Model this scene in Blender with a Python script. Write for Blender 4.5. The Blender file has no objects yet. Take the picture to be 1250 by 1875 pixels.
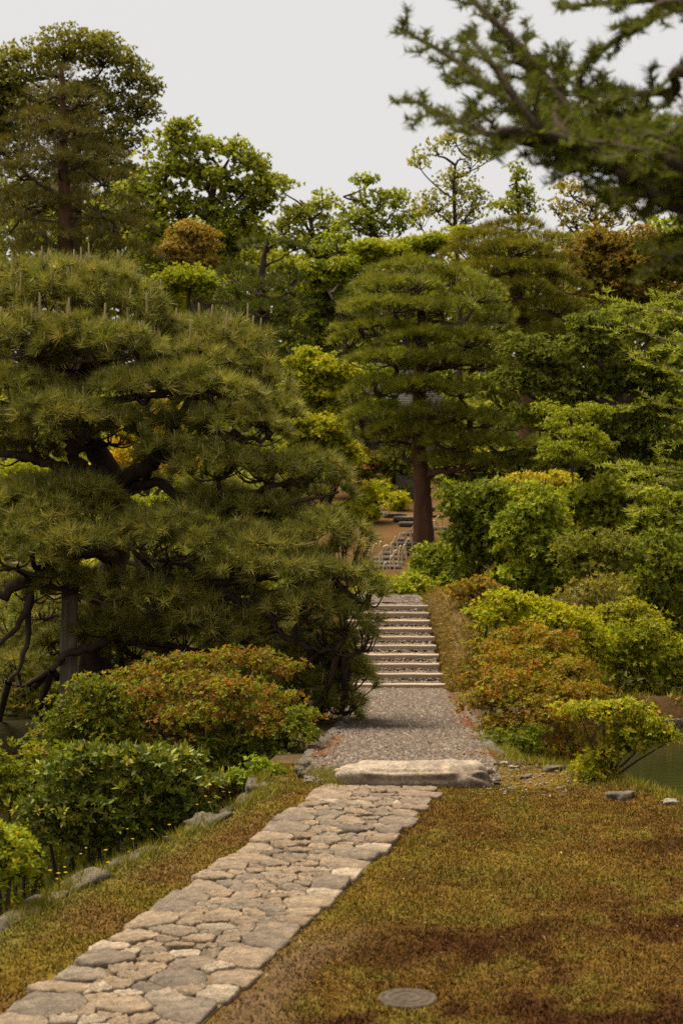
import bpy, math, random
import numpy as np
from math import radians as R

# ------------------------------------------------------------------ camera, sky, sun, exposure
S = bpy.context.scene
COL = S.collection
F, HY, CX, CH = 2865.0, 905.0, 625.0, 1.5        # focal (photo px), horizon row, centre column, eye height


def at(px, py, d):
    """point seen at photo pixel (px, py) at distance d in front of the camera"""
    return np.array([(px - CX) / F * d, d, CH + (HY - py) / F * d])


cam = bpy.data.cameras.new('camera')
cam.lens = 36.0 * F / 1875.0
cam.sensor_width = 36.0
cam.clip_end = 2000.0
cam.dof.use_dof = True
cam.dof.focus_distance = 10.5
cam.dof.aperture_fstop = 6.3
camo = bpy.data.objects.new('camera', cam)
camo.location = (0, 0, CH)
camo.rotation_euler = (R(90) - math.atan((937.5 - HY) / F), 0, 0)
COL.objects.link(camo)
S.camera = camo

SUN_EL, SUN_AZ = R(68), R(-62)                    # high and from the left, slightly ahead
w = bpy.data.worlds.new('World')
S.world = w
w.use_nodes = True
nt = w.node_tree
for n in list(nt.nodes):
    nt.nodes.remove(n)
sky = nt.nodes.new('ShaderNodeTexSky')
sky.sky_type = 'NISHITA'
sky.sun_disc = False
sky.sun_elevation = SUN_EL
sky.sun_rotation = SUN_AZ
sky.dust_density = 5.0
sky.air_density = 1.5
mixs = nt.nodes.new('ShaderNodeMix')              # an overcast: a veil of even pale cloud over the clear sky
mixs.data_type = 'RGBA'
mixs.inputs[0].default_value = 0.93
mixs.inputs[7].default_value = (7.35, 7.15, 7.0, 1)
bgn = nt.nodes.new('ShaderNodeBackground')
bgn.inputs[1].default_value = 0.056
wo = nt.nodes.new('ShaderNodeOutputWorld')
nt.links.new(sky.outputs[0], mixs.inputs[6])
nt.links.new(mixs.outputs[2], bgn.inputs[0])
nt.links.new(bgn.outputs[0], wo.inputs[0])

sl = bpy.data.lights.new('sun', 'SUN')
sl.energy = 5.0
sl.angle = R(28)
sl.color = (1.0, 0.9, 0.73)
so = bpy.data.objects.new('sun', sl)
so.rotation_euler = (R(90) - SUN_EL, 0, -SUN_AZ + math.pi)
COL.objects.link(so)
# point the lamp along the sky's sun direction
from mathutils import Vector
sd = Vector((math.sin(SUN_AZ) * math.cos(SUN_EL), math.cos(SUN_AZ) * math.cos(SUN_EL), math.sin(SUN_EL)))
so.rotation_euler = (-sd).to_track_quat('-Z', 'Y').to_euler()

S.view_settings.view_transform = 'Standard'
S.view_settings.look = 'None'
S.view_settings.exposure = 1.0
S.view_settings.gamma = 1.0
S.view_settings.use_curve_mapping = False
S.render.engine = 'CYCLES'
cy = S.cycles
cy.use_denoising = False
cy.max_bounces = 6
cy.diffuse_bounces = 3
cy.glossy_bounces = 3
cy.transmission_bounces = 3
cy.transparent_max_bounces = 4
cy.caustics_reflective = False
cy.caustics_refractive = False
cy.sample_clamp_indirect = 4.0

rng = np.random.default_rng(11)
random.seed(5)

# ------------------------------------------------------------------ helpers


def unit(v):
    v = np.asarray(v, float)
    return v / np.maximum(np.linalg.norm(v, axis=-1, keepdims=True), 1e-9)


def _hash(ix, iy, iz, seed):
    h = (ix.astype(np.int64) * 374761393 + iy.astype(np.int64) * 668265263 + iz.astype(np.int64) * 2147483647 + seed * 974711) & 0xffffffff
    h = ((h ^ (h >> 13)) * 1274126177) & 0xffffffff
    h = h ^ (h >> 16)
    return (h & 0xffff) / 65535.0


def vnoise(x, y, z=None, seed=0):
    x = np.asarray(x, float); y = np.asarray(y, float)
    z = np.zeros_like(x) if z is None else np.asarray(z, float)
    x0, y0, z0 = np.floor(x), np.floor(y), np.floor(z)
    fx, fy, fz = x - x0, y - y0, z - z0
    fx, fy, fz = [t * t * (3 - 2 * t) for t in (fx, fy, fz)]
    r = 0
    for i in (0, 1):
        for j in (0, 1):
            for k in (0, 1):
                wgt = (fx if i else 1 - fx) * (fy if j else 1 - fy) * (fz if k else 1 - fz)
                r = r + wgt * _hash(x0 + i, y0 + j, z0 + k, seed)
    return r


def fbm(x, y, sc, seed=0, octv=3):
    r, a, t = 0, 1.0, 0
    for o in range(octv):
        r = r + a * vnoise(x / sc * 2 ** o, y / sc * 2 ** o, None, seed + o * 7)
        t += a
        a *= 0.5
    return r / t


def sstep(a, b, x):
    t = np.clip((x - a) / (b - a), 0, 1)
    return t * t * (3 - 2 * t)


class Geo:
    """collects vertex / face arrays and links them as one mesh object"""

    def __init__(s):
        s.v, s.c, s.f, s.n = [], [], [], 0

    def add(s, V, Fc, col=(1, 1, 1)):
        V = np.asarray(V, np.float32).reshape(-1, 3)
        c = np.empty((len(V), 3), np.float32)
        c[:] = col
        s.v.append(V); s.c.append(c)
        s.f.append(np.asarray(Fc, np.int64) + s.n)
        s.n += len(V)

    def build(s, name, mat, parent=None, origin=(0, 0, 0), smooth=False, kind=None):
        V = np.concatenate(s.v) - np.asarray(origin, np.float32)
        C_ = np.concatenate(s.c)
        me = bpy.data.meshes.new(name)
        lv = np.concatenate([f.ravel() for f in s.f]).astype(np.int32)
        tot = np.concatenate([np.full(len(f), f.shape[1], np.int32) for f in s.f])
        st = np.concatenate([[0], np.cumsum(tot)[:-1]]).astype(np.int32)
        me.vertices.add(len(V)); me.vertices.foreach_set('co', V.astype(np.float32).ravel())
        me.loops.add(len(lv)); me.loops.foreach_set('vertex_index', lv)
        me.polygons.add(len(tot)); me.polygons.foreach_set('loop_start', st)
        if smooth:
            me.polygons.foreach_set('use_smooth', np.ones(len(tot), bool))
        me.update(calc_edges=True)
        a = me.color_attributes.new('col', 'FLOAT_COLOR', 'POINT')
        rgba = np.ones((len(V), 4), np.float32); rgba[:, :3] = C_
        a.data.foreach_set('color', rgba.ravel())
        me.materials.append(mat)
        return link(name, me, parent, kind=kind)


def link(name, me, parent=None, loc=(0, 0, 0), kind=None):
    o = bpy.data.objects.new(name, me)
    o.location = loc
    COL.objects.link(o)
    if parent is not None:
        o.parent = parent
    if kind:
        o['kind'] = kind
    return o


def tag(o, label=None, cat=None, group=None, kind=None):
    if label: o['label'] = label
    if cat: o['category'] = cat
    if group: o['group'] = group
    if kind: o['kind'] = kind
    return o


def thing(name, loc, label, cat, group=None):
    o = link(name, None, None, tuple(float(t) for t in loc))
    o.empty_display_size = 0.2
    return tag(o, label, cat, group)


def catmull(P, k=6):
    P = np.asarray(P, float)
    if len(P) < 3:
        t = np.linspace(0, 1, k + 1)[:, None]
        return P[0] * (1 - t) + P[-1] * t
    Q = np.vstack([2 * P[0] - P[1], P, 2 * P[-1] - P[-2]])
    out = []
    t = np.linspace(0, 1, k, endpoint=False)[:, None]
    for i in range(1, len(Q) - 2):
        a, b, c, d = Q[i - 1], Q[i], Q[i + 1], Q[i + 2]
        out.append(0.5 * (2 * b + (c - a) * t + (2 * a - 5 * b + 4 * c - d) * t ** 2 + (3 * b - a - 3 * c + d) * t ** 3))
    out.append(P[-1:])
    return np.vstack(out)


def tube(g, P, rad, sides=6, col=(1, 1, 1), lump=0.0):
    P = np.asarray(P, float)
    n = len(P)
    rad = np.broadcast_to(np.asarray(rad, float), (n,)).copy()
    T = unit(np.gradient(P, axis=0))
    ref = np.array([0.13, 0.31, 0.94]) if abs(T[:, 2]).mean() < 0.8 else np.array([0.9, 0.4, 0.1])
    A = unit(np.cross(T, ref)); B = np.cross(T, A)
    th = np.linspace(0, 2 * np.pi, sides, endpoint=False)
    rr = rad[:, None] * (1 + lump * (rng.random((n, sides)) - 0.5))
    V = P[:, None] + rr[..., None] * (np.cos(th)[None, :, None] * A[:, None] + np.sin(th)[None, :, None] * B[:, None])
    i = np.arange(n - 1)[:, None] * sides
    j = np.arange(sides)[None]
    jn = (j + 1) % sides
    Fq = np.stack([i + j, i + jn, i + sides + jn, i + sides + j], -1).reshape(-1, 4)
    g.add(V.reshape(-1, 3), Fq, col)
    if rad[-1] > 0.012:                            # close a cut end
        g.add(np.vstack([V[-1], P[-1:]]), np.stack([j[0], jn[0], np.full(sides, sides)], -1), col)


def rand_perp(A):
    r = unit(rng.normal(size=A.shape))
    return unit(np.cross(A, r))


LEAN = np.array([1.78, 1.66, .62])


def pick(colors, weights, n, jit=0.18, lean=True):
    c = np.asarray(colors, float)
    wgt = np.asarray(weights, float) / np.sum(weights)
    k = rng.choice(len(c), n, p=wgt)
    return c[k] * (LEAN if lean else 1.0) * (1 + jit * (rng.random((n, 1)) * 2 - 1)) * (1 + 0.06 * (rng.random((n, 3)) * 2 - 1))


def leaf_faces(g, B, D, Nn, L, W, cols, tri=False, fold=0.18):
    """leaf blades: base B, axis D, face normal Nn"""
    n = len(B)
    Sd = unit(np.cross(D, Nn))
    Nn = np.cross(Sd, D)
    L = np.broadcast_to(L, (n,))[:, None]; W = np.broadcast_to(W, (n,))[:, None]
    if tri:
        V = np.stack([B - Sd * W / 2, B + Sd * W / 2, B + D * L], 1)
        Fc = np.arange(n * 3).reshape(n, 3)
        g.add(V.reshape(-1, 3), Fc, np.repeat(cols, 3, 0))
    else:
        m = B + D * L * 0.5 + Nn * W * fold
        V = np.stack([B, m + Sd * W / 2, B + D * L - Nn * W * 0.15, m - Sd * W / 2], 1)
        Fc = np.arange(n * 4).reshape(n, 4)
        g.add(V.reshape(-1, 3), Fc, np.repeat(cols, 4, 0))


def rosettes(g, C_, A, n, L, W, cols, tri=False, spread=(0.7, 1.25), jit=0.15):
    """n leaves whorled round each twig tip C_ with axis A"""
    m = len(C_)
    P1 = rand_perp(A); P2 = np.cross(A, P1)
    ph = (np.arange(n)[None] / n * 2 * np.pi + rng.random((m, n)) * 0.9)
    th = rng.uniform(*spread, (m, n))
    rad = np.cos(ph)[..., None] * P1[:, None] + np.sin(ph)[..., None] * P2[:, None]
    D = unit(A[:, None] * np.cos(th)[..., None] + rad * np.sin(th)[..., None])
    Nn = unit(A[:, None] * np.sin(th)[..., None] - rad * np.cos(th)[..., None] + rng.normal(size=D.shape) * 0.25)
    Lk = L * rng.uniform(0.65, 1.2, (m, n))
    B = C_[:, None] + rng.normal(size=D.shape) * L * 0.12
    cc = np.repeat(cols, n, 0) * (1 + jit * (rng.random((m * n, 1)) * 2 - 1))
    leaf_faces(g, B.reshape(-1, 3), D.reshape(-1, 3), Nn.reshape(-1, 3), Lk.ravel(), (Lk * W / L).ravel(), cc, tri)


def dirs(n, zmin=-1.0):
    z = rng.uniform(zmin, 1, n)
    a = rng.random(n) * 2 * np.pi
    r = np.sqrt(1 - z * z)
    return np.stack([r * np.cos(a), r * np.sin(a), z], -1)


def crown(gl, gw, ells, dens, L, W, n, colors, weights, lobe, flat=0.6, tri=False, up=0.45, fill=0.3, twig=0.012, cover=1.0, zmin=-0.55, tipcol=None, spread=(0.7, 1.25)):
    """foliage in lobes over each ellipsoid, with a twig running out to every lobe"""
    for (c, r) in ells:
        c = np.asarray(c, float); r = np.asarray(r, float)
        area = 4 * np.pi * ((r[0] * r[1]) ** 1.6 / 3 + (r[0] * r[2]) ** 1.6 / 3 + (r[1] * r[2]) ** 1.6 / 3) ** (1 / 1.6)
        K = int(np.clip(cover * area / (lobe * lobe * 1.5), 5, 170))
        ld = dirs(K, zmin)
        lk = rng.uniform(0.42, 1.14, K)
        lc = c + ld * r * lk[:, None]
        lr = lobe * rng.uniform(0.55, 1.3, K) * np.interp(lk, [.4, .9, 1.14], [1.15, 1.0, .6])
        cnt = np.maximum(3, (dens * lr * lr).astype(int))
        idx = np.repeat(np.arange(K), cnt)
        m = len(idx)
        d = dirs(m, -0.45)
        p = lc[idx] + d * lr[idx, None] * np.array([1, 1, flat]) * rng.uniform(0.55, 1.08, (m, 1))
        ax = unit(d * 0.7 + unit((p - c) / r) * 0.5 + np.array([0, 0, up]) + rng.normal(size=(m, 3)) * 0.3)
        lcol = pick(colors, weights, K, 0.12)      # a lobe leans to one tint
        cols = np.where(rng.random((m, 1)) < 0.6, lcol[idx], pick(colors, weights, m, 0.1))
        if tipcol is not None:                     # young growth on some shoots
            t = rng.random((m, 1)) < tipcol[1]
            cols = np.where(t, np.asarray(tipcol[0]) * rng.uniform(0.8, 1.2, (m, 1)), cols)
        rosettes(gl, p, ax, n, L, W, cols, tri, spread)
        k = int(m * fill)
        if k:
            d2 = dirs(k)
            p2 = c + d2 * r * rng.uniform(0.2, 0.85, (k, 1))
            rosettes(gl, p2, unit(d2 + rng.normal(size=(k, 3)) * 0.5), n, L, W, pick(colors, weights, k), tri, spread)
        if gw is not None and twig > 0:
            lo = c - np.array([0, 0, r[2] * 0.5])
            for q in range(0, K, 2):
                mid = (lo + lc[q]) / 2 + rng.normal(size=3) * lobe * 0.25
                tube(gw, catmull([lo, mid, lc[q]], 2), np.linspace(twig, twig * 0.3, 5), 3)


def ells_px(lst, d0, dep=0.8):
    out = []
    for e in lst:
        px, py, rx, rz = e[:4]
        d = d0 + (e[4] if len(e) > 4 else 0)
        s = d / F
        out.append((at(px, py, d), np.array([rx * s, max(rx, rz) * s * dep, rz * s])))
    return out


# ------------------------------------------------------------------ materials


def mat(name):
    m = bpy.data.materials.new(name)
    m.use_nodes = True
    b = m.node_tree.nodes['Principled BSDF']
    return m, m.node_tree, b


def node(t, typ, **kw):
    n = t.nodes.new(typ)
    for k, v in kw.items():
        setattr(n, k, v)
    return n


def ramp(t, fac, stops):
    r = node(t, 'ShaderNodeValToRGB')
    e = r.color_ramp.elements
    while len(e) < len(stops):
        e.new(0.5)
    for el, (p, c) in zip(e, stops):
        el.position = p
        el.color = (*c, 1)
    t.links.new(fac, r.inputs[0])
    return r.outputs[0]


def noise(t, scale, detail=4, vec=None, rough=0.55, stretch=None):
    if vec is None:
        vec = node(t, 'ShaderNodeTexCoord').outputs['Object']
    if stretch:
        mp = node(t, 'ShaderNodeMapping')
        mp.inputs['Scale'].default_value = stretch
        t.links.new(vec, mp.inputs[0])
        vec = mp.outputs[0]
    n = node(t, 'ShaderNodeTexNoise')
    n.inputs['Scale'].default_value = scale
    n.inputs['Detail'].default_value = detail
    n.inputs['Roughness'].default_value = rough
    t.links.new(vec, n.inputs['Vector'])
    return n.outputs['Fac']


def bump(t, b, h, strength, dist):
    n = node(t, 'ShaderNodeBump')
    n.inputs['Strength'].default_value = strength
    n.inputs['Distance'].default_value = dist
    t.links.new(h, n.inputs['Height'])
    t.links.new(n.outputs[0], b.inputs['Normal'])


def mixc(t, fac, a, b, mode='MIX'):
    m = node(t, 'ShaderNodeMix', data_type='RGBA', blend_type=mode)
    for i, v in ((0, fac), (6, a), (7, b)):
        if isinstance(v, (int, float)):
            m.inputs[i].default_value = v
        elif isinstance(v, tuple):
            m.inputs[i].default_value = (*v, 1)
        else:
            t.links.new(v, m.inputs[i])
    return m.outputs[2]


def leaf_mat(name, rough=0.5, spec=0.35, trans=0.3, tint=(1.25, 1.25, 0.55)):
    m, t, b = mat(name)
    a = node(t, 'ShaderNodeAttribute', attribute_name='col')
    t.links.new(a.outputs[0], b.inputs['Base Color'])
    b.inputs['Roughness'].default_value = rough
    b.inputs['Specular IOR Level'].default_value = spec
    tr = node(t, 'ShaderNodeBsdfTranslucent')
    t.links.new(mixc(t, 1.0, a.outputs[0], tint, 'MULTIPLY'), tr.inputs[0])
    mx = node(t, 'ShaderNodeMixShader')
    mx.inputs[0].default_value = trans
    t.links.new(b.outputs[0], mx.inputs[1])
    t.links.new(tr.outputs[0], mx.inputs[2])
    t.links.new(mx.outputs[0], t.nodes['Material Output'].inputs[0])
    return m


def bark_mat(name, dark, light, scale=9, stretch=(1, 1, 0.25), bs=0.9):
    m, t, b = mat(name)
    n1 = noise(t, scale, 6, stretch=stretch, rough=0.65)
    n2 = noise(t, scale * 0.25, 3)
    c = ramp(t, n1, [(0.35, dark), (0.62, light)])
    c = mixc(t, n2, c, tuple(x * 0.75 for x in light))
    t.links.new(c, b.inputs['Base Color'])
    b.inputs['Roughness'].default_value = 0.9
    b.inputs['Specular IOR Level'].default_value = 0.03
    bump(t, b, n1, bs, 0.03)
    return m


def attr_mat(name, rough=0.9, spec=0.15, bscale=None, bs=0.4, bd=0.01, var=0.0, vscale=20):
    m, t, b = mat(name)
    a = node(t, 'ShaderNodeAttribute', attribute_name='col').outputs[0]
    if var:
        a = mixc(t, var, a, ramp(t, noise(t, vscale, 6), [(0.3, (0.35, 0.35, 0.35)), (0.7, (1.5, 1.5, 1.5))]), 'MULTIPLY')
    t.links.new(a, b.inputs['Base Color'])
    b.inputs['Roughness'].default_value = rough
    b.inputs['Specular IOR Level'].default_value = spec
    if bscale:
        bump(t, b, noise(t, bscale, 6, rough=0.7), bs, bd)
    return m


M = {}
M['leaf'] = leaf_mat('leaf', 0.6, 0.12, 0.42)
M['glossleaf'] = leaf_mat('gloss_leaf', 0.5, 0.25, 0.28)
M['needle'] = leaf_mat('needle', 0.55, 0.16, 0.2, (1.2, 1.15, 0.6))
M['firneedle'] = leaf_mat('fir_needle', 0.85, 0.03, 0.22, (1.2, 1.15, 0.6))
M['blackbark'] = bark_mat('black_pine_bark', (0.012, 0.008, 0.006), (0.075, 0.05, 0.036), 10)
M['redbark'] = bark_mat('red_pine_bark', (0.032, 0.017, 0.010), (0.135, 0.070, 0.040), 5)
M['bark'] = bark_mat('tree_bark', (0.018, 0.013, 0.009), (0.085, 0.062, 0.042), 7)
M['palebark'] = bark_mat('pale_bark', (0.10, 0.085, 0.07), (0.26, 0.22, 0.18), 10)
M['ground'] = attr_mat('ground', 1.0, 0.02, 60, 0.7, 0.02, 0.55, 28)
M['moss'] = leaf_mat('moss_blade', 0.8, 0.1, 0.2, (1.2, 1.1, 0.6))
M['pebble'] = attr_mat('pebble', 0.8, 0.25)
M['gravel'] = attr_mat('gravel_bed', 0.95, 0.1, 90, 0.9, 0.02, 0.6, 70)


def stone_mat(name, stops, lichen, scale=14, rnd=0.5):
    m, t, b = mat(name)
    oi = node(t, 'ShaderNodeObjectInfo')
    base = ramp(t, oi.outputs['Random'], stops)
    n1 = noise(t, scale, 8, rough=0.7)
    c = mixc(t, 0.75, base, ramp(t, n1, [(0.32, (0.3, 0.27, 0.25)), (0.5, (0.95, 0.95, 0.95)), (0.68, (1.6, 1.52, 1.4))]), 'MULTIPLY')
    n2 = noise(t, scale * 0.3, 5)
    msk = ramp(t, n2, [(0.5, (0, 0, 0)), (0.7, (1, 1, 1))])
    c = mixc(t, mixc(t, rnd, (0.0, 0.0, 0.0), msk), c, lichen)
    n4 = noise(t, scale * 6, 4)
    c = mixc(t, 0.8, c, ramp(t, n4, [(0.3, (0.55, 0.55, 0.55)), (0.7, (1.35, 1.35, 1.35))]), 'MULTIPLY')
    t.links.new(c, b.inputs['Base Color'])
    b.inputs['Roughness'].default_value = 0.82
    b.inputs['Specular IOR Level'].default_value = 0.25
    n3 = noise(t, scale * 2.2, 8, rough=0.75)
    bump(t, b, n3, 0.85, 0.02)
    return m


M['paving'] = stone_mat('paving_stone', [(0.0, (0.175, 0.122, 0.077)), (0.3, (0.245, 0.177, 0.113)), (0.55, (0.195, 0.143, 0.094)), (0.78, (0.145, 0.112, 0.08)), (0.9, (0.34, 0.265, 0.185)), (1.0, (0.125, 0.096, 0.07))], (0.055, 0.034, 0.02), 26)
M['slab'] = stone_mat('slab_stone', [(0.0, (0.28, 0.222, 0.16)), (1.0, (0.28, 0.222, 0.16))], (0.07, 0.043, 0.025), 11, 0.85)
M['rock'] = stone_mat('edging_rock', [(0.0, (0.085, 0.07, 0.046)), (0.5, (0.12, 0.098, 0.07)), (1.0, (0.07, 0.058, 0.038))], (0.14, 0.12, 0.06), 11)
M['darkrock'] = stone_mat('dark_rock', [(0.0, (0.085, 0.068, 0.054)), (1.0, (0.12, 0.098, 0.08))], (0.05, 0.045, 0.03), 4)
M['whiterock'] = stone_mat('white_rock', [(0.0, (0.22, 0.19, 0.15)), (1.0, (0.27, 0.235, 0.19))], (0.3, 0.24, 0.15), 16, 0.3)

m, t, b = mat('timber')
n1 = noise(t, 7, 6, stretch=(0.35, 6, 6), rough=0.6)
oi = node(t, 'ShaderNodeObjectInfo')
c = ramp(t, n1, [(0.3, (0.26, 0.185, 0.115)), (0.65, (0.44, 0.335, 0.225))])
c = mixc(t, 0.35, c, ramp(t, oi.outputs['Random'], [(0, (0.6, 0.55, 0.5)), (1, (1.15, 1.1, 1.05))]), 'MULTIPLY')
t.links.new(c, b.inputs['Base Color']); b.inputs['Roughness'].default_value = 0.8
bump(t, b, n1, 0.4, 0.01)
M['timber'] = m
m, t, b = mat('weathered_wood')
n1 = noise(t, 9, 6, stretch=(4, 4, 0.3), rough=0.65)
t.links.new(ramp(t, n1, [(0.3, (0.045, 0.035, 0.024)), (0.7, (0.16, 0.125, 0.085))]), b.inputs['Base Color'])
b.inputs['Roughness'].default_value = 0.9
bump(t, b, n1, 0.7, 0.01)
M['oldwood'] = m
m, t, b = mat('bamboo')
n1 = noise(t, 6, 4)
t.links.new(ramp(t, n1, [(0.3, (0.36, 0.25, 0.12)), (0.7, (0.56, 0.43, 0.24))]), b.inputs['Base Color'])
b.inputs['Roughness'].default_value = 0.45
M['bamboo'] = m
m, t, b = mat('pond_water')
b.inputs['Base Color'].default_value = (0.017, 0.017, 0.005, 1)
b.inputs['Roughness'].default_value = 0.09
b.inputs['IOR'].default_value = 1.33
h = noise(t, 3.0, 3, stretch=(0.8, 3.2, 1))
bump(t, b, h, 0.07, 0.05)
M['water'] = m
m, t, b = mat('shingle')
oi = node(t, 'ShaderNodeObjectInfo')
n1 = noise(t, 6, 6, stretch=(3, 0.4, 1))
c = ramp(t, n1, [(0.3, (0.022, 0.018, 0.015)), (0.7, (0.055, 0.046, 0.038))])
t.links.new(c, b.inputs['Base Color']); b.inputs['Roughness'].default_value = 0.9
bump(t, b, n1, 0.6, 0.02)
M['shingle'] = m
m, t, b = mat('earth_plaster')
t.links.new(ramp(t, noise(t, 5, 5), [(0.3, (0.26, 0.19, 0.12)), (0.7, (0.36, 0.27, 0.18))]), b.inputs['Base Color'])
b.inputs['Roughness'].default_value = 0.95
M['plaster'] = m
m, t, b = mat('cover_lid')
gx = node(t, 'ShaderNodeTexCoord').outputs['Object']
n1 = noise(t, 40, 5, vec=gx)
t.links.new(ramp(t, n1, [(0.3, (0.035, 0.026, 0.018)), (0.7, (0.085, 0.062, 0.044))]), b.inputs['Base Color'])
b.inputs['Roughness'].default_value = 0.9
b.inputs['Specular IOR Level'].default_value = 0.1
bump(t, b, n1, 0.3, 0.004)
M['lid'] = m

# ------------------------------------------------------------------ the ground
EL_Y, EL_X = [-8, 3, 5.47, 6.1, 6.93, 7.81, 8.6, 11.5, 18, 26], [-3.6, -1.75, -1.19, -1.01, -.71, -.42, -.48, -.32, -.25, -.25]
ER_Y, ER_X = [-8, 3, 6, 7.5, 8.3, 9, 11, 18, 26], [5.5, 3.3, 2.35, 1.76, 1.34, 1.02, 1.04, 1.5, 1.9]
GL_Y, GL_X = [8.2, 8.7, 11.5, 18], [-.16, -.16, .04, .12]
GR_Y, GR_X = [8.2, 8.7, 12, 18], [.80, .82, .95, 1.16]
WATER_Z = -0.95
PU = np.array([0.25, 0.968]); PU = PU / np.linalg.norm(PU)     # direction of the paved path
PN = np.array([PU[1], -PU[0]])
PO = np.array([-.98, 4.5]) - 1.2 * PU                          # its left edge, behind the frame
PLEN, PWID = 4.8, 0.62


def base_h(x, y):
    prof = np.interp(y, [-50, 8.5, 18, 24, 29, 31, 38.5, 46, 60, 80, 120, 500], [0, 0, -.76, -.66, -.2, .04, 1.03, 2.2, 4.6, 7.6, 11, 18])
    z = prof + (fbm(x, y, 3.0, 3) - .5) * .05 * sstep(2, 8, y) + (fbm(x, y, .5, 8) - .5) * .02
    z = z + (fbm(x, y, 6.0, 9) - .5) * 1.2 * sstep(26, 45, y) * sstep(2, 8, np.abs(x - 1.5))
    return z


def ground_h(x, y):
    x = np.asarray(x, float); y = np.asarray(y, float)
    z = base_h(x, y)
    wob = (fbm(x, y, 1.2, 21) - .5) * .25
    dl = np.minimum.reduce([np.interp(y, EL_Y, EL_X) - x, 12.2 + wob * 2 - y, x + 14])
    yf = np.interp(x, [1.2, 1.6, 2.5, 3.3, 6, 12], [12.5, 13.6, 15.4, 16.5, 16.9, 17.5])
    dr = np.minimum.reduce([x - np.interp(y, ER_Y, ER_X), (yf + wob - y) * .75, 14 - x])
    k = sstep(-.02, .5, np.maximum(dl, dr) + wob * .15)
    return z * (1 - k) + (-1.8) * k


def path_uv(x, y):
    return (x - PO[0]) * PN[0] + (y - PO[1]) * PN[1], (x - PO[0]) * PU[0] + (y - PO[1]) * PU[1]


def moss_col(x, y):
    """the lawn's own tints: yellow-olive moss, browned patches, dark red patches, green tufts"""
    n1, n2, n3 = fbm(x, y, 1.3, 31), fbm(x, y, .34, 41), fbm(x, y, .11, 51)
    c = np.empty((len(x), 3)); c[:] = (0.165, 0.104, 0.017)
    def mx(c, k, col):
        return c * (1 - k[:, None]) + np.asarray(col) * k[:, None]
    c = mx(c, sstep(.42, .62, n2) * .75, (0.115, 0.060, 0.014))
    c = mx(c, sstep(.55, .7, n3) * .5, (0.12, 0.11, 0.015))
    c = mx(c, sstep(.56, .74, n1) * .35, (0.11, 0.10, 0.014))
    red = sstep(6.2, 5.4, y + (n1 - .5) * 1.8 + (n2 - .5) * .6) * .9 + sstep(1.05, 1.4, x + (n1 - .5) * .8) * sstep(7.6, 6.9, y + (n2 - .5)) * .75  # reddish moss; its near and right bands also paint tree shade into the colour
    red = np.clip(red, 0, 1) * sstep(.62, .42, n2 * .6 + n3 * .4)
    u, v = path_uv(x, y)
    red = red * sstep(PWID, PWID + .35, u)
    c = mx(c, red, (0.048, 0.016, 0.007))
    left = u < 0
    k = np.where(left, .55 * sstep(.35, .6, n2), 0)
    c = mx(c, k, (0.16, 0.088, 0.03))
    ex = x - np.interp(y, EL_Y, EL_X)
    c = mx(c, np.where(left, sstep(.25, .0, ex) * .7, 0), (0.12, 0.125, 0.025))
    bare = sstep(.28, .08, u - PWID + (n2 - .5) * .35) * sstep(PWID - .02, PWID, u) * sstep(5.6, 5.0, y)
    c = mx(c, bare * .9, (0.13, 0.08, 0.042))
    return c, bare


gx = np.concatenate([[-400, -150, -70, -40, -25, -16, -11], np.arange(-8, -3, .4), np.arange(-3, 4, .09), np.arange(4, 9, .4), [11, 16, 25, 40, 70, 150, 400]])
gy = np.concatenate([[-300, -80, -25, -8, -2, 1], np.arange(2.5, 13, .09), np.arange(13, 24, .22), np.arange(24, 50, .8), [54, 60, 68, 76, 85, 100, 130, 180, 300, 600]])
X, Y = np.meshgrid(gx, gy)
x, y = X.ravel(), Y.ravel()
z = ground_h(x, y)
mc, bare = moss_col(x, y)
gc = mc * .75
soil = np.array([0.075, 0.05, 0.028])
bank = np.maximum(sstep(.02, .3, np.interp(y, EL_Y, EL_X) - x), sstep(.0, .3, x - np.interp(y, ER_Y, ER_X)))
gc = gc * (1 - bank[:, None]) + soil * bank[:, None]
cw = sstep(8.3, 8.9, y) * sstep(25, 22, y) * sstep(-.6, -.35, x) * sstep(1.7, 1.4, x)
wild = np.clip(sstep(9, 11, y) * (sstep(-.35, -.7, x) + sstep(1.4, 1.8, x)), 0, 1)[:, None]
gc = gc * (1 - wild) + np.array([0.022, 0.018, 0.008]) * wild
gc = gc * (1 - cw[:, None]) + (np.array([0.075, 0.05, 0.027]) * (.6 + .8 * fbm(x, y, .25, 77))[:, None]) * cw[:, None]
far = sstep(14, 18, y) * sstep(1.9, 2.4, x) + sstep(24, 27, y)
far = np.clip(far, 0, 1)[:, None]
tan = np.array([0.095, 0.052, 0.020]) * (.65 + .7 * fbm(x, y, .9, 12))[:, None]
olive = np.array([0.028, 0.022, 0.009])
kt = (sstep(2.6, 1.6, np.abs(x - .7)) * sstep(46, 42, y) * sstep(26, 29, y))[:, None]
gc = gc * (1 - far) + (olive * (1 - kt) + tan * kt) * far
fb = (sstep(-.5, -.1, -(y - np.interp(x, [1.2, 1.6, 2.5, 3.3, 6, 12], [12.5, 13.6, 15.4, 16.5, 16.9, 17.5])) + .2 - .3) * 0 + sstep(1.6, 2.0, x) * sstep(12, 13, y) * sstep(20, 18, y))[:, None]
gc = gc * (1 - fb) + (np.array([0.06, 0.035, 0.014]) * (.5 + fbm(x, y, .5, 33))[:, None]) * fb
ny, nx = X.shape
i = (np.arange(ny - 1)[:, None] * nx + np.arange(nx - 1)[None]).ravel()
g = Geo()
g.add(np.stack([x, y, z], -1), np.stack([i, i + 1, i + nx + 1, i + nx], -1), gc)
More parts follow.
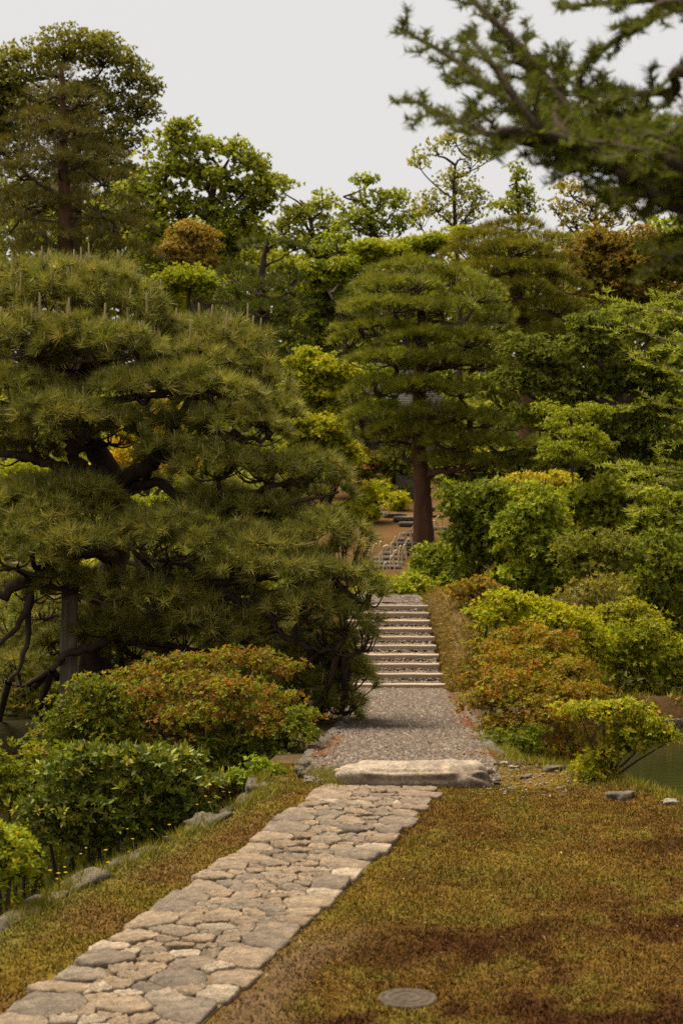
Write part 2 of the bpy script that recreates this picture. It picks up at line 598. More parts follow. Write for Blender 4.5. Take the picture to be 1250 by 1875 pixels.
ground = g.build('ground', M['ground'], smooth=True, kind='structure')

g = Geo()
g.add([(-60, -40, WATER_Z), (60, -40, WATER_Z), (60, 40, WATER_Z), (-60, 40, WATER_Z)], [[0, 1, 2, 3]])
# the pond sheet ends where the ground rises through it
g2 = Geo()
px_, py_ = np.meshgrid(np.linspace(-14.5, 14.5, 60), np.linspace(-30, 18.5, 90))
i = (np.arange(89)[:, None] * 60 + np.arange(59)[None]).ravel()
g2.add(np.stack([px_.ravel(), py_.ravel(), np.full(px_.size, WATER_Z)], -1), np.stack([i, i + 1, i + 61, i + 60], -1))
g2.build('pond_water', M['water'], smooth=True, kind='structure')

# gravel path: a bed sheet and its loose pebbles


def gravel_z(x, y):
    return ground_h(x, y) + .006


ys = np.arange(8.0, 18.15, .12)
us = np.linspace(0, 1, 15)
gl = np.interp(ys, GL_Y, GL_X); gr = np.interp(ys, GR_Y, GR_X)
X = gl[:, None] + (gr - gl)[:, None] * us[None]
X[:, 0] += (fbm(ys, ys * 0, .6, 5) - .5) * .14; X[:, -1] += (fbm(ys, ys * 0 + 9, .6, 6) - .5) * .14
Y = np.repeat(ys[:, None], 15, 1)
Z = ground_h(X, Y) + .012
i = (np.arange(len(ys) - 1)[:, None] * 15 + np.arange(14)[None]).ravel()
g = Geo()
g.add(np.stack([X, Y, Z], -1).reshape(-1, 3), np.stack([i, i + 1, i + 16, i + 15], -1), (0.05, 0.037, 0.028))
gravel_path = g.build('gravel_path', M['gravel'], smooth=True, kind='structure')


def pebbles(g, x, y, z, r):
    n = len(x)
    o = np.array([(1, 0, 0), (0, 1, 0), (-1, 0, 0), (0, -1, 0), (0, 0, 1), (0, 0, -1)], float)
    a = rng.random(n) * 6.28
    sc = np.stack([r * rng.uniform(.7, 1.4, n), r * rng.uniform(.7, 1.4, n), r * rng.uniform(.45, .9, n)], -1)
    V = o[None] * sc[:, None]
    V = V + rng.normal(size=V.shape) * r[:, None, None] * .18
    ca, sa = np.cos(a)[:, None], np.sin(a)[:, None]
    V = np.stack([V[..., 0] * ca - V[..., 1] * sa, V[..., 0] * sa + V[..., 1] * ca, V[..., 2]], -1)
    V += np.stack([x, y, z], -1)[:, None]
    f = np.array([(0, 1, 4), (1, 2, 4), (2, 3, 4), (3, 0, 4)])
    Fc = (f[None] + np.arange(n)[:, None, None] * 6).reshape(-1, 3)
    c = pick([(.080, .057, .039), (.112, .083, .059), (.044, .032, .023), (.16, .124, .092), (.083, .054, .034)], [4, 3, 3, 1, 2], n, .15, False)
    g.add(V.reshape(-1, 3), Fc, np.repeat(c, 6, 0))


pg = Geo()
n = 21000
yy = 8.05 + 10 * rng.random(n) ** 1.15
uu = rng.random(n)
xx = np.interp(yy, GL_Y, GL_X) + (np.interp(yy, GR_Y, GR_X) - np.interp(yy, GL_Y, GL_X)) * (uu * 1.06 - .03)
pebbles(pg, xx, yy, ground_h(xx, yy) + .014, rng.uniform(.008, .016, n) * (1 + .05 * (yy - 8)))
n = 260                                            # the apron right of the slab
xx = rng.normal(1.0, .16, n); yy = rng.normal(8.2, .25, n)
pebbles(pg, xx, yy, ground_h(xx, yy) + .006, rng.uniform(.005, .010, n))

# ------------------------------------------------------------------ earth bridge with timber steps
BX0, BX1 = .12, 1.16
NST, TREAD, RISE = 10, .42, .071
Y0, Z0 = 18.0, -.76
bridge = link('earth_bridge', None, None, (0.64, 18, Z0)); bridge['kind'] = 'structure'
bo = np.array([.64, 18, Z0])
g = Geo()
for k in range(NST):
    ya, yb, zt = Y0 + k * TREAD + .06, Y0 + (k + 1) * TREAD + .06, Z0 + (k + 1) * RISE - .008
    xi = np.linspace(BX0, BX1, 8)
    top = np.concatenate([np.stack([xi, xi * 0 + ya, xi * 0 + zt], -1), np.stack([xi, xi * 0 + yb, xi * 0 + zt], -1), np.stack([xi, xi * 0 + ya - .03, xi * 0 + zt - .2], -1)])
    j = np.arange(7)
    g.add(top, np.concatenate([np.stack([j, j + 1, j + 9, j + 8], -1), np.stack([j + 16, j + 17, j + 1, j], -1)]), (.12, .092, .068))
    m_ = 120
    pebbles(pg, rng.uniform(BX0, BX1, m_), np.full(m_, ya - .085) + rng.uniform(-.02, .02, m_), zt - RISE + rng.uniform(.0, .03, m_), rng.uniform(.014, .022, m_))
    m_ = 260
    pebbles(pg, rng.uniform(BX0, BX1, m_), rng.uniform(ya, yb - .03, m_), np.full(m_, zt + .004), rng.uniform(.014, .022, m_))
yc, zc = Y0 + NST * TREAD + .06, Z0 + NST * RISE - .012
prof = [(yc, zc), (yc + .6, zc + .04), (yc + 1.3, zc + .02), (yc + 2.4, zc - .18), (yc + 3.8, zc - .5), (yc + 4.4, zc - 1.2)]
V = []
for (a, b_) in prof:
    V += [(BX0, a, b_), ((BX0 + BX1) / 2, a, b_ + .03), (BX1, a, b_)]
j = np.array([[r * 3 + q, r * 3 + q + 1, r * 3 + q + 4, r * 3 + q + 3] for r in range(5) for q in range(2)])
g.add(V, j, (.12, .092, .068))
m_ = 700
yq = rng.uniform(yc, yc + 1.4, m_)
pebbles(pg, rng.uniform(BX0, BX1, m_), yq, np.interp(yq, [p[0] for p in prof], [p[1] for p in prof]) + .02, rng.uniform(.014, .022, m_))
g.build('tread_gravel', M['gravel'], bridge, bo)
tm = bpy.data.meshes.new('timber_riser')            # one squared timber, shared by the ten risers
lx, ly, lz = (BX1 - BX0) / 2 + .03, .036, .033
seg = 6
vv, ff = [], []
for q in range(seg + 1):
    xq = -lx + 2 * lx * q / seg
    dz = .003 * math.sin(q * 2.1)
    for (sy, sz) in ((-.85, -1), (.85, -1), (1, -.7), (1, .7), (.8, 1), (-.8, 1), (-1, .7), (-1, -.7)):
        vv.append((xq, sy * ly, sz * lz + dz))
for q in range(seg):
    for e in range(8):
        ff.append((q * 8 + e, q * 8 + (e + 1) % 8, q * 8 + 8 + (e + 1) % 8, q * 8 + 8 + e))
ff.append(tuple(range(7, -1, -1))); ff.append(tuple(range(seg * 8, seg * 8 + 8)))
tm.from_pydata(vv, [], ff); tm.materials.append(M['timber'])
for k in range(NST):
    o = link('timber_riser', tm, bridge, ((BX0 + BX1) / 2 - bo[0] + random.uniform(-.015, .015), k * TREAD + .02, (k + 1) * RISE - .033 + .006))
    o.rotation_euler = (random.uniform(-.05, .05), 0, random.uniform(-.012, .012))
pg.build('pebbles', M['pebble'], gravel_path, kind='stuff')

# turfed shoulders of the bridge


def shoulder(name, x0, side):
    P, W_, H_ = [], [], []
    for (yy, xo, wd, hh) in ((17.4, .02, .10, -.80), (17.9, .04, .16, -.58), (18.6, .08, .24, -.33), (19.6, .12, .30, -.10), (20.6, .12, .33, .04), (21.6, .08, .33, .12), (22.6, .02, .32, .13), (23.6, .0, .30, .04), (24.8, .05, .25, -.25), (26.5, .05, .2, -.7)):
        P.append((x0 + side * (xo + wd * .45), yy)); W_.append(wd); H_.append(hh)
    P = catmull(np.array([(a, b_, 0) for a, b_ in P]), 6)
    tt = np.linspace(0, 1, len(P)); ts = np.linspace(0, 1, len(W_))
    Wc, Hc = np.interp(tt, ts, W_), np.interp(tt, ts, H_)
    th = np.linspace(0, np.pi, 11)
    bx = P[:, 0][:, None] + side * Wc[:, None] * .28 - side * np.cos(th)[None] * Wc[:, None] * .85
    zb = -1.5
    bz = zb + (Hc[:, None] - zb) * np.sin(th)[None] ** .42
    V = np.stack([bx, np.repeat(P[:, 1][:, None], 11, 1), bz], -1)
    V[:, 1:-1] += rng.normal(size=V[:, 1:-1].shape) * .012
    n_, k_ = V.shape[:2]
    i_ = (np.arange(n_ - 1)[:, None] * k_ + np.arange(k_ - 1)[None]).ravel()
    g = Geo()
    g.add(V.reshape(-1, 3), np.stack([i_, i_ + 1, i_ + k_ + 1, i_ + k_], -1), (.085, .055, .022))
    sh = g.build(name, M['ground'], bridge, bo, smooth=True)
    # short dry turf
    m_ = 9000
    a = rng.integers(0, n_ - 1, m_); c_ = rng.integers(1, k_ - 2, m_)
    fu, fv = rng.random((m_, 1)), rng.random((m_, 1))
    p = V[a, c_] * (1 - fu) * (1 - fv) + V[a + 1, c_] * fu * (1 - fv) + V[a, c_ + 1] * (1 - fu) * fv + V[a + 1, c_ + 1] * fu * fv
    out = np.stack([-side * np.cos(th[c_]), np.zeros(m_), np.sin(th[c_]) * .8], -1)
    D = unit(out * .5 + np.array([0, -.1, .0]) + rng.normal(size=(m_, 3)) * .5 + np.array([0, 0, -.25]))
    gt = Geo()
    leaf_faces(gt, p, D, rand_perp(D), rng.uniform(.05, .12, m_), .011, pick([(.13, .088, .04), (.095, .064, .028), (.075, .062, .02), (.20, .145, .08)], [4, 4, 3, 1], m_), True)
    gt.build('turf', M['moss'], sh, bo, kind='stuff')


shoulder('turf_shoulder', BX1, 1)
shoulder('turf_shoulder', BX0, -1)

# ------------------------------------------------------------------ paved path: stones laid one by one


def clip_poly(P, n_, d_):
    out = []
    for q in range(len(P)):
        a, b_ = P[q], P[(q + 1) % len(P)]
        da, db = a @ n_ - d_, b_ @ n_ - d_
        if da <= 0: out.append(a)
        if da * db < 0: out.append(a + (b_ - a) * da / (da - db))
    return out


sites, rad = [], []
for side in (0, 1):                                  # large stones along both edges
    v = rng.uniform(0, .1)
    while v < PLEN - .03:
        L_ = rng.uniform(.09, .24)
        W_ = rng.uniform(.10, .22)
        u = W_ / 2 if side == 0 else PWID - W_ / 2
        sites.append((u, v + L_ / 2)); rad.append((L_ + W_) / 4 * 1.0)
        v += L_
tries = 0
while tries < 9000:                                  # small cobbles between them
    tries += 1
    r_ = rng.choice([.085, .065, .05, .038, .03], p=[.05, .14, .3, .31, .2]) if tries < 5000 else .03
    u, v = rng.uniform(.10, PWID - .10), rng.uniform(0, PLEN)
    q = np.array(sites)
    if np.all(np.hypot((q[:, 0] - u) * .92, q[:, 1] - v) > (np.array(rad) * .9 + r_) * .98):
        sites.append((u, v)); rad.append(r_)
sites, rad = np.array(sites), np.array(rad)
g = Geo()
uu_ = np.linspace(.03, PWID - .03, 9); vv_ = np.linspace(0, PLEN + .02, 90)
U_, V_ = np.meshgrid(uu_, vv_)
bx, by = PO[0] + U_ * PN[0] + V_ * PU[0], PO[1] + U_ * PN[1] + V_ * PU[1]
i = (np.arange(89)[:, None] * 9 + np.arange(8)[None]).ravel()
g.add(np.stack([bx, by, ground_h(bx, by) + .004], -1).reshape(-1, 3), np.stack([i, i + 1, i + 10, i + 9], -1), (.15, .10, .055))
stone_path = g.build('stone_path', M['ground'], kind='structure')
npave = 0
for q in range(len(sites)):
    p = sites[q]
    ext = rad[q] * 1.75
    poly = [p + np.array(o) * ext for o in ((-1, -1), (0, -1.15), (1, -1), (1.15, 0), (1, 1), (0, 1.15), (-1, 1), (-1.15, 0))]
    dd = np.hypot(*(sites - p).T)
    for k in np.argsort(dd)[1:22]:
        nv = sites[k] - p
        L_ = np.linalg.norm(nv)
        nv = nv / L_
        cut = (L_ * L_ + rad[q] ** 2 - rad[k] ** 2) / (2 * L_)
        poly = clip_poly(poly, nv, p @ nv + cut - .0009)
        if len(poly) < 3: break
    e0, e1 = rng.uniform(-.012, .02), rng.uniform(-.035, .015)
    if len(poly) >= 3: poly = clip_poly(poly, np.array([-1., 0]), e0)
    if len(poly) >= 3: poly = clip_poly(poly, np.array([1., 0]), PWID + e1)
    if len(poly) >= 3: poly = clip_poly(poly, np.array([0, 1.]), PLEN + e0)
    if len(poly) < 3: continue
    P = np.array(poly)
    for _ in range(1):                               # knock off the corners
        Q = np.roll(P, -1, 0)
        P = np.stack([P * .9 + Q * .1, P * .1 + Q * .9], 1).reshape(-1, 2)
    c_ = P.mean(0)
    ang = np.sort(rng.random(1))[0] * 6.28
    ring = 26
    seglen = np.linalg.norm(np.roll(P, -1, 0) - P, axis=1)
    cum = np.concatenate([[0], np.cumsum(seglen)])
    tq = np.linspace(0, cum[-1], ring, endpoint=False)
    P2 = np.vstack([P, P[:1]])
    P = np.stack([np.interp(tq, cum, P2[:, 0]), np.interp(tq, cum, P2[:, 1])], -1)
    size = np.linalg.norm(P - c_, axis=1).mean()
    if size < .018: continue
    P = c_ + (P - c_) * (1 - rng.uniform(0, .06, (ring, 1)))
    hh = rng.uniform(.006, .016) + size * .03
    tilt = rng.normal(size=2) * .05
    rings = []
    for (s_, z_) in ((1.0, -.02), (1.0, hh * .45), (.975, hh * .85), (.93, hh * .98), (.5, hh * 1.0)):
        pr = c_ + (P - c_) * s_
        zz = z_ + ((pr - c_) @ tilt) * (1 if z_ > 0 else 0) + rng.normal(size=ring) * .0026
        rings.append(np.concatenate([pr, zz[:, None]], 1))
    Vv = np.vstack(rings + [np.array([[c_[0], c_[1], hh * 1.0]])])
    j = np.arange(ring); jn = (j + 1) % ring
    g = Geo()
    wx, wy = PO[0] + Vv[:, 0] * PN[0] + Vv[:, 1] * PU[0], PO[1] + Vv[:, 0] * PN[1] + Vv[:, 1] * PU[1]
    wc = np.array([PO[0] + c_[0] * PN[0] + c_[1] * PU[0], PO[1] + c_[0] * PN[1] + c_[1] * PU[1]])
    Vw = np.stack([wx, wy, Vv[:, 2] + .003 + float(ground_h(wc[0], wc[1]))], -1)
    fr = np.concatenate([np.stack([jn + r_ * ring, j + r_ * ring, j + (r_ + 1) * ring, jn + (r_ + 1) * ring], -1) for r_ in range(4)])
    g.add(Vw, fr)
    g.f.append(np.stack([jn + 4 * ring, j + 4 * ring, np.full(ring, 5 * ring)], -1))
    o = g.build('paving_stone', M['paving'], stone_path, (wc[0], wc[1], 0), smooth=True)
    o.location = (wc[0], wc[1], 0)
    npave += 1
print('paving stones', npave)


def rock_mesh(name, dims, seed, material, rough=.25, box=.6, n=14, flat_top=False):
    """a weathered block: a rounded box pushed about by noise"""
    th = np.linspace(0, np.pi, n); ph = np.linspace(0, 2 * np.pi, n * 2, endpoint=False)
    T, Pp = np.meshgrid(th, ph, indexing='ij')
    d = np.stack([np.sin(T) * np.cos(Pp), np.sin(T) * np.sin(Pp), np.cos(T)], -1).reshape(-1, 3)
    p = np.sign(d) * np.abs(d) ** box
    p /= np.max(np.abs(p), axis=1, keepdims=True) ** .55
    k = 1 + rough * (vnoise(d[:, 0] * 1.6 + seed, d[:, 1] * 1.6, d[:, 2] * 1.6, seed) - .5) * 2 + rough * .45 * (vnoise(d[:, 0] * 5, d[:, 1] * 5 + seed, d[:, 2] * 5, seed + 3) - .5) * 2
    V = p * k[:, None] * np.asarray(dims) / 2
    m_ = n * 2
    i_ = (np.arange(n - 1)[:, None] * m_ + np.arange(m_)[None])
    i2 = (np.arange(n - 1)[:, None] * m_ + (np.arange(m_)[None] + 1) % m_)
    g = Geo()
    g.add(V, np.stack([i_, i_ + m_, i2 + m_, i2], -1).reshape(-1, 4))
    o = g.build(name, material, smooth=True)
    return o


o = rock_mesh('stone_slab', (.79, .34, .27), 4, M['slab'], .17, .45, 34)
o.location = (.375, 8.10, -.03); o.rotation_euler = (R(1.5), R(-1.2), R(-3))
tag(o, 'long weathered stone slab lying across the end of the paved path', 'stone slab')

# round lid in the moss
lid = thing('access_cover', (.197, 4.64, .0), 'small round ringed cover set in the moss lawn', 'cover')
prof = [(0, .022), (.012, .022), (.014, .019), (.024, .019), (.026, .0225), (.040, .0225), (.042, .019), (.052, .019), (.054, .0225), (.066, .0225), (.068, .0195), (.075, .0195), (.077, .0225), (.086, .021), (.090, .014), (.091, -.03)]
th = np.linspace(0, 2 * np.pi, 40, endpoint=False)
V = np.array([[(r_ * math.cos(a), r_ * math.sin(a), z_ - .017) for a in th] for (r_, z_) in prof]).reshape(-1, 3)
ff = [[r_ * 40 + q, r_ * 40 + (q + 1) % 40, (r_ + 1) * 40 + (q + 1) % 40, (r_ + 1) * 40 + q] for r_ in range(len(prof) - 1) for q in range(40)]
g = Geo(); g.add(V, np.array(ff)[:, ::-1])
g.build('lid', M['lid'], lid, (0, 0, 0))

# kerb of flat rocks along the left bank
kerb = thing('stone_kerb', (-.9, 6.4, 0), 'mossy kerb of flat grey rocks along the left bank of the moss strip', 'kerb')
yk, kk = 3.4, 0
while yk < 8.0:
    L_ = random.uniform(.14, .36)
    xm = np.interp(yk + L_ / 2, EL_Y, EL_X)
    dx = np.interp(yk + L_, EL_Y, EL_X) - np.interp(yk, EL_Y, EL_X)
    wd = random.uniform(.07, .12)
    o = rock_mesh('kerb_stone', (wd, L_ * 1.02, random.uniform(.07, .11)), kk, M['rock'], .4, .72, 11)
    o.parent = kerb
    o.location = (xm + .01 + .9, yk + L_ / 2 - 6.4, -.033 + random.uniform(-.016, .006)); o.rotation_euler = (random.uniform(-.06, .06), random.uniform(-.1, .1), -math.atan2(dx, L_))
    yk += L_ * random.uniform(1.0, 1.25); kk += 1
edge = thing('stone_edging', (-.15, 10, -.1), 'row of small pale stones along the left edge of the gravel path', 'edging')
yk = 8.25
while yk < 13.6:
    L_ = random.uniform(.06, .13)
    gz = float(ground_h(np.interp(yk, GL_Y, GL_X) - .05, yk))
    if random.random() < .93:
        o = rock_mesh('edging_stone', (random.uniform(.04, .075), L_ * .85, random.uniform(.04, .075)), kk, M['rock'], .4, .75, 9)
        o.parent = edge
        o.location = (np.interp(yk, GL_Y, GL_X) - .05 + random.uniform(-.02, .02) + .15, yk - 10, gz + .0 + .1); o.rotation_euler = (0, 0, random.uniform(-.3, .1) - .06)
    yk += L_ * 1.05; kk += 1
edge2 = thing('stone_edging', (1.0, 11, -.2), 'row of low grey stones along the right edge of the gravel path', 'edging')
yk = 9.2
while yk < 14.5:
    L_ = random.uniform(.1, .2)
    xq = np.interp(yk, GR_Y, GR_X) + .08
    o = rock_mesh('edging_stone', (random.uniform(.06, .09), L_, random.uniform(.05, .08)), kk, M['rock'], .4, .75, 9)
    o.parent = edge2
    o.location = (xq - 1.0 + random.uniform(-.02, .02), yk - 11, float(ground_h(xq, yk)) - .012 + .2); o.rotation_euler = (0, 0, random.uniform(-.2, .2))
    yk += L_ * 1.1; kk += 1
for (px, py, wpx, lab, mt) in ((922, 1396, 24, 'whitish stone lying at the end of the right gravel edge', 'whiterock'), (940, 1409, 22, 'pale broken stone between the gravel edge and the pond', 'whiterock'), (963, 1425, 30, 'greenish grey flat stone nearest the moss lawn', 'rock'), (1010, 1413, 48, 'brown rounded boulder on the pond bank beside the low azalea', 'rock'), (1138, 1461, 60, 'flat brown rock at the rim of the lawn above the water', 'rock'), (1228, 1473, 40, 'pale flat rock at the far right rim of the moss lawn', 'whiterock')):
    d = 1.5 * F / (py + 4 - HY)
    xq = (px - CX) / F * d
    wm = wpx / F * d
    wm *= .8
    o = rock_mesh('rock', (wm, wm * .7, wm * .42), kk, M[mt], .38, .75, 12)
    o.location = (xq, d, float(ground_h(xq, d)) + wm * .03); o.rotation_euler = (0, 0, random.uniform(0, 3)); kk += 1
    tag(o, lab, 'rock')

# ------------------------------------------------------------------ moss, grass, litter
n = 500000
x = rng.uniform(-1.9, 2.9, n); y = 4.0 + 4.7 * rng.random(n) ** 1.1
u, v = path_uv(x, y)
ok = ((u < .0) | (u > PWID - .02) | (v > PLEN + .01)) & (x > np.interp(y, EL_Y, EL_X) + .03) & (x < np.interp(y, ER_Y, ER_X) + .1)
ok &= ~((np.abs(x - .375) < .39) & (np.abs(y - 8.1) < .15)) & (np.hypot(x - .197, y - 4.64) > .088)
ok &= ~((y > 8.1) & (x > np.interp(y, GL_Y, GL_X)) & (x < np.interp(y, GR_Y, GR_X)))
ok &= ~((np.hypot((x - 1.0) / .3, (y - 8.25) / .35) < 1) & (rng.random(n) < .75))
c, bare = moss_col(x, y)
ok &= rng.random(n) > bare * .62
ok &= rng.random(n) > .5 * sstep(.5, .7, fbm(x, y, .05, 91))
x, y, c = x[ok], y[ok], c[ok]
n = len(x)
tall = .6 + .8 * fbm(x, y, .12, 66)
B = np.stack([x, y, ground_h(x, y) - .002], -1)
D = unit(rng.normal(size=(n, 3)) * [.5, .5, .1] + [0, 0, .8])
g = Geo()
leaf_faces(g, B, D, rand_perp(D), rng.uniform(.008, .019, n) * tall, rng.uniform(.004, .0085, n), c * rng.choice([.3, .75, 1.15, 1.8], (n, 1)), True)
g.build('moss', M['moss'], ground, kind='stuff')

n = 16000                                            # grass at the kerb, the slab's left end and the right shoulder
y = np.concatenate([rng.uniform(4.2, 8.3, n // 2), rng.normal(8.15, .12, n // 4), rng.uniform(7.5, 9.6, n - n // 2 - n // 4)])
x = np.concatenate([np.interp(y[:n // 2], EL_Y, EL_X) + np.abs(rng.normal(0, .06, n // 2)) - .03, rng.uniform(-.42, .02, n // 4), np.interp(y[n // 2 + n // 4:], ER_Y, ER_X) - np.abs(rng.normal(0, .1, n - n // 2 - n // 4)) + .06])
n3 = 9000
x3 = rng.uniform(1.7, 6, n3)
y3 = np.interp(x3, [1.2, 1.6, 2.5, 3.3, 6, 12], [12.5, 13.6, 15.4, 16.5, 16.9, 17.5]) + rng.uniform(-.35, 2.2, n3)
x, y = np.concatenate([x, x3]), np.concatenate([y, y3])
keep = fbm(x, y, .25, 14) > .42
keep &= ground_h(x, y) > WATER_Z + .03
x, y = x[keep], y[keep]
n = len(x)
D = unit(rng.normal(size=(n, 3)) * [.45, .45, .1] + [0, 0, .8])
g = Geo()
leaf_faces(g, np.stack([x, y, ground_h(x, y)], -1), D, rand_perp(D), rng.uniform(.025, .07, n) * np.where(y > 11, 1.5, 1), np.where(y > 11, .011, .004), pick([(.085, .095, .022), (.12, .11, .03), (.06, .072, .016), (.15, .115, .05)], [4, 3, 3, 3], n), True)
g.build('grass', M['moss'], ground, kind='stuff')
n = 500
x = rng.uniform(-1.2, 2.4, n); y = rng.uniform(4.2, 8.6, n)
u, v = path_uv(x, y)
ok = (x > np.interp(y, EL_Y, EL_X)) & (x < np.interp(y, ER_Y, ER_X)) & ((u < 0) | (u > PWID)) & (rng.random(n) < .35)
x, y = x[ok], y[ok]; n = len(x)
D = unit(np.stack([rng.normal(size=n), rng.normal(size=n), rng.normal(size=n) * .15], -1))
g = Geo()
leaf_faces(g, np.stack([x, y, ground_h(x, y) + .017], -1), D, np.tile([0, 0, 1.], (n, 1)), rng.uniform(.008, .024, n), rng.uniform(.005, .01, n), pick([(.26, .17, .085), (.2, .09, .035), (.36, .29, .2)], [3, 2, 1], n, .2, False))
n2 = 1700                                            # rusty litter drifted along the gravel edges
y = rng.uniform(8.9, 16, n2); sd_ = rng.random(n2) < .5
x = np.where(sd_, np.interp(y, GR_Y, GR_X) - np.abs(rng.normal(0, .06, n2)) + .06, np.interp(y, GL_Y, GL_X) + np.abs(rng.normal(0, .05, n2)) - .03)
keep = fbm(x * 0 + np.where(sd_, 3., 0), y, .8, 61) > .47
x, y = x[keep], y[keep]; n2 = len(x)
D = unit(np.stack([rng.normal(size=n2), rng.normal(size=n2), rng.normal(size=n2) * .3 + .1], -1))
leaf_faces(g, np.stack([x, y, ground_h(x, y) + .022], -1), D, np.tile([0, 0, 1.], (n2, 1)), rng.uniform(.02, .05, n2), .012, pick([(.12, .035, .016), (.09, .032, .014), (.13, .07, .028)], [4, 3, 2], n2))
g.build('fallen_leaves', M['leaf'], ground, kind='stuff')

# buttercups: stems and yellow heads behind the kerb
g = Geo()
for q in range(24):
    yb = random.uniform(5.6, 7.7)
    xb = float(np.interp(yb, EL_Y, EL_X)) + random.uniform(-.03, .05)
    zb = float(ground_h(xb, yb))
    top = np.array([xb + random.uniform(-.04, .04), yb + random.uniform(-.03, .03), zb + random.uniform(.05, .14)])
    tube(g, catmull([(xb, yb, zb), ((xb + top[0]) / 2 + .01, yb, (zb + top[2]) / 2), top], 3), .0018, 3, (.11, .13, .03))
    D = unit(np.array([(math.cos(a), math.sin(a), .45) for a in np.linspace(0, 6.28, 5, endpoint=False)]))
    leaf_faces(g, np.repeat(top[None], 5, 0), D, np.tile([0, 0, 1.], (5, 1)), rng.uniform(.005, .010), .008, np.tile([.50, .33, .02], (5, 1)))
g.build('buttercups', M['leaf'], ground, kind='stuff')

# ------------------------------------------------------------------ pines


def pad_tufts(c, r, spacing, layers=2.0, droop=0.0):
    """tips of the shoots over one flat-bottomed cushion of foliage"""
    n_ = int(np.pi * r[0] * r[1] / spacing ** 2 * layers)
    a = rng.random(n_) * 2 * np.pi
    q = np.sqrt(rng.random(n_)) ** .9
    wob = .8 + .45 * vnoise(np.cos(a) * 2.2 + c[0] * 3, np.sin(a) * 2.2 + c[1] * 3, np.full(n_, c[2] * 3.), 5)
    q2 = q * wob
    top = np.sqrt(np.clip(1 - q ** 2, 0, 1))
    lump = (vnoise(q2 * np.cos(a) * r[0] / spacing / 3.2 + c[0] * 7, q2 * np.sin(a) * r[1] / spacing / 3.2, np.full(n_, c[2]), 9) - .5)
    z_ = r[2] * (top * rng.uniform(.35, 1.0, n_) ** .6 * 1.25 - .45 + lump * .7)
    P = np.stack([c[0] + q2 * np.cos(a) * r[0], c[1] + q2 * np.sin(a) * r[1], c[2] + z_ - droop * q ** 2], -1)
    out = np.stack([np.cos(a) * q, np.sin(a) * q, np.zeros(n_)], -1)
    A = unit(out * 1.15 + np.array([0, 0, .8]) + rng.normal(size=(n_, 3)) * .28)
    return P, A, q


def needle_tufts(g, P, A, n, L, W, cols, spread=.85, bk=.55):
    m_ = len(P)
    P1 = rand_perp(A); P2 = np.cross(A, P1)
    ph = rng.random((m_, n)) * 2 * np.pi
    th = spread * np.sqrt(rng.random((m_, n))) + .08
    D = A[:, None] * np.cos(th)[..., None] + (np.cos(ph)[..., None] * P1[:, None] + np.sin(ph)[..., None] * P2[:, None]) * np.sin(th)[..., None]
    back = rng.random((m_, n, 1)) * L * bk
    B = P[:, None] - A[:, None] * back
    Lk = L * rng.uniform(.7, 1.15, (m_, n)) * rng.uniform(.55, 1.3, (m_, 1))
    c = np.repeat(cols, n, 0) * rng.uniform(.75, 1.25, (m_ * n, 1))
    D = D.reshape(-1, 3)
    leaf_faces(g, B.reshape(-1, 3), D, rand_perp(D), Lk.ravel(), W, c, True)


lw = .68


def pine(name, label, base, trunk, limbs, pads, spacing, nn, NL, NW, colors, weights, bark, layers=2.0, twigs=10, twr=.012, candle=None, group=None, sides=8, cat='pine tree', droop=.12):
    root = thing(name, base, label, cat, group)
    base = np.asarray(base, float)
    gw = Geo()
    tp = catmull([p[:3] for p in trunk], 6)
    tr = np.interp(np.linspace(0, 1, len(tp)), np.linspace(0, 1, len(trunk)), [p[3] for p in trunk])
    tube(gw, tp, tr, sides + 2, lump=.14)
    gw.build('trunk', bark, root, base, smooth=True)
    nodes = [tp[len(tp) // 4:]]
    for lm in limbs:
        gb = Geo()
        lp = catmull([p[:3] for p in lm], 6)
        lp[1:-1] += rng.normal(size=lp[1:-1].shape) * lm[0][3] * .16
        lr_ = np.interp(np.linspace(0, 1, len(lp)), np.linspace(0, 1, len(lm)), [p[3] for p in lm]) * lw
        tube(gb, lp, lr_, sides, lump=.2)
        gb.build('limb', M['bark'] if bark is M['redbark'] and len(lm) < 5 else bark, root, base, smooth=True)
        nodes.append(lp)
    nodes = np.vstack(nodes)
    gt, gn, gs = Geo(), Geo(), Geo()
    shoots = []
    for (c, r) in pads:
        c = np.asarray(c); r = np.asarray(r)
        lowc = c - np.array([0, 0, r[2] * .75])
        dd = np.linalg.norm((nodes - lowc) * [1, 1, 1.6], axis=1)
        s = nodes[np.argmin(dd)]
        mid = (s + lowc) / 2 + rng.normal(size=3) * r[0] * .1 + np.array([0, 0, -.04 * r[0]])
        bp = catmull([s, mid, lowc], 5)
        tube(gt, bp, np.linspace(twr * 2.6, twr * 1.5, len(bp)), 6, lump=.2)
        P, A, q = pad_tufts(c, r, spacing, layers, droop * r[2])
        for e in rng.choice(len(P), min(twigs, len(P)), replace=False):
            m2 = (lowc + P[e]) / 2 + rng.normal(size=3) * r[0] * .06 - np.array([0, 0, r[2] * .3])
            tw = catmull([lowc + (P[e] - lowc) * .05, m2, P[e]], 3)
            tube(gt, tw, np.linspace(twr, twr * .35, len(tw)), 3)
        needle_tufts(gn, P, A, nn, NL, NW, pick(colors, weights, len(P), .28), *((1.2, .35) if candle else (.85, .55)))
        if candle:
            k = rng.random(len(P)) < candle[0] * (A[:, 2] > .45)
            shoots.append(P[k])
    gt.build('twigs', M['bark'] if bark is not M['blackbark'] else bark, root, base, smooth=True, kind='stuff')
    gn.build('needles', M['needle'], root, base, kind='stuff')
    return root, base, (np.vstack(shoots) if shoots else None)


def P4(px, py, d, r):
    return (*at(px, py, d), r)


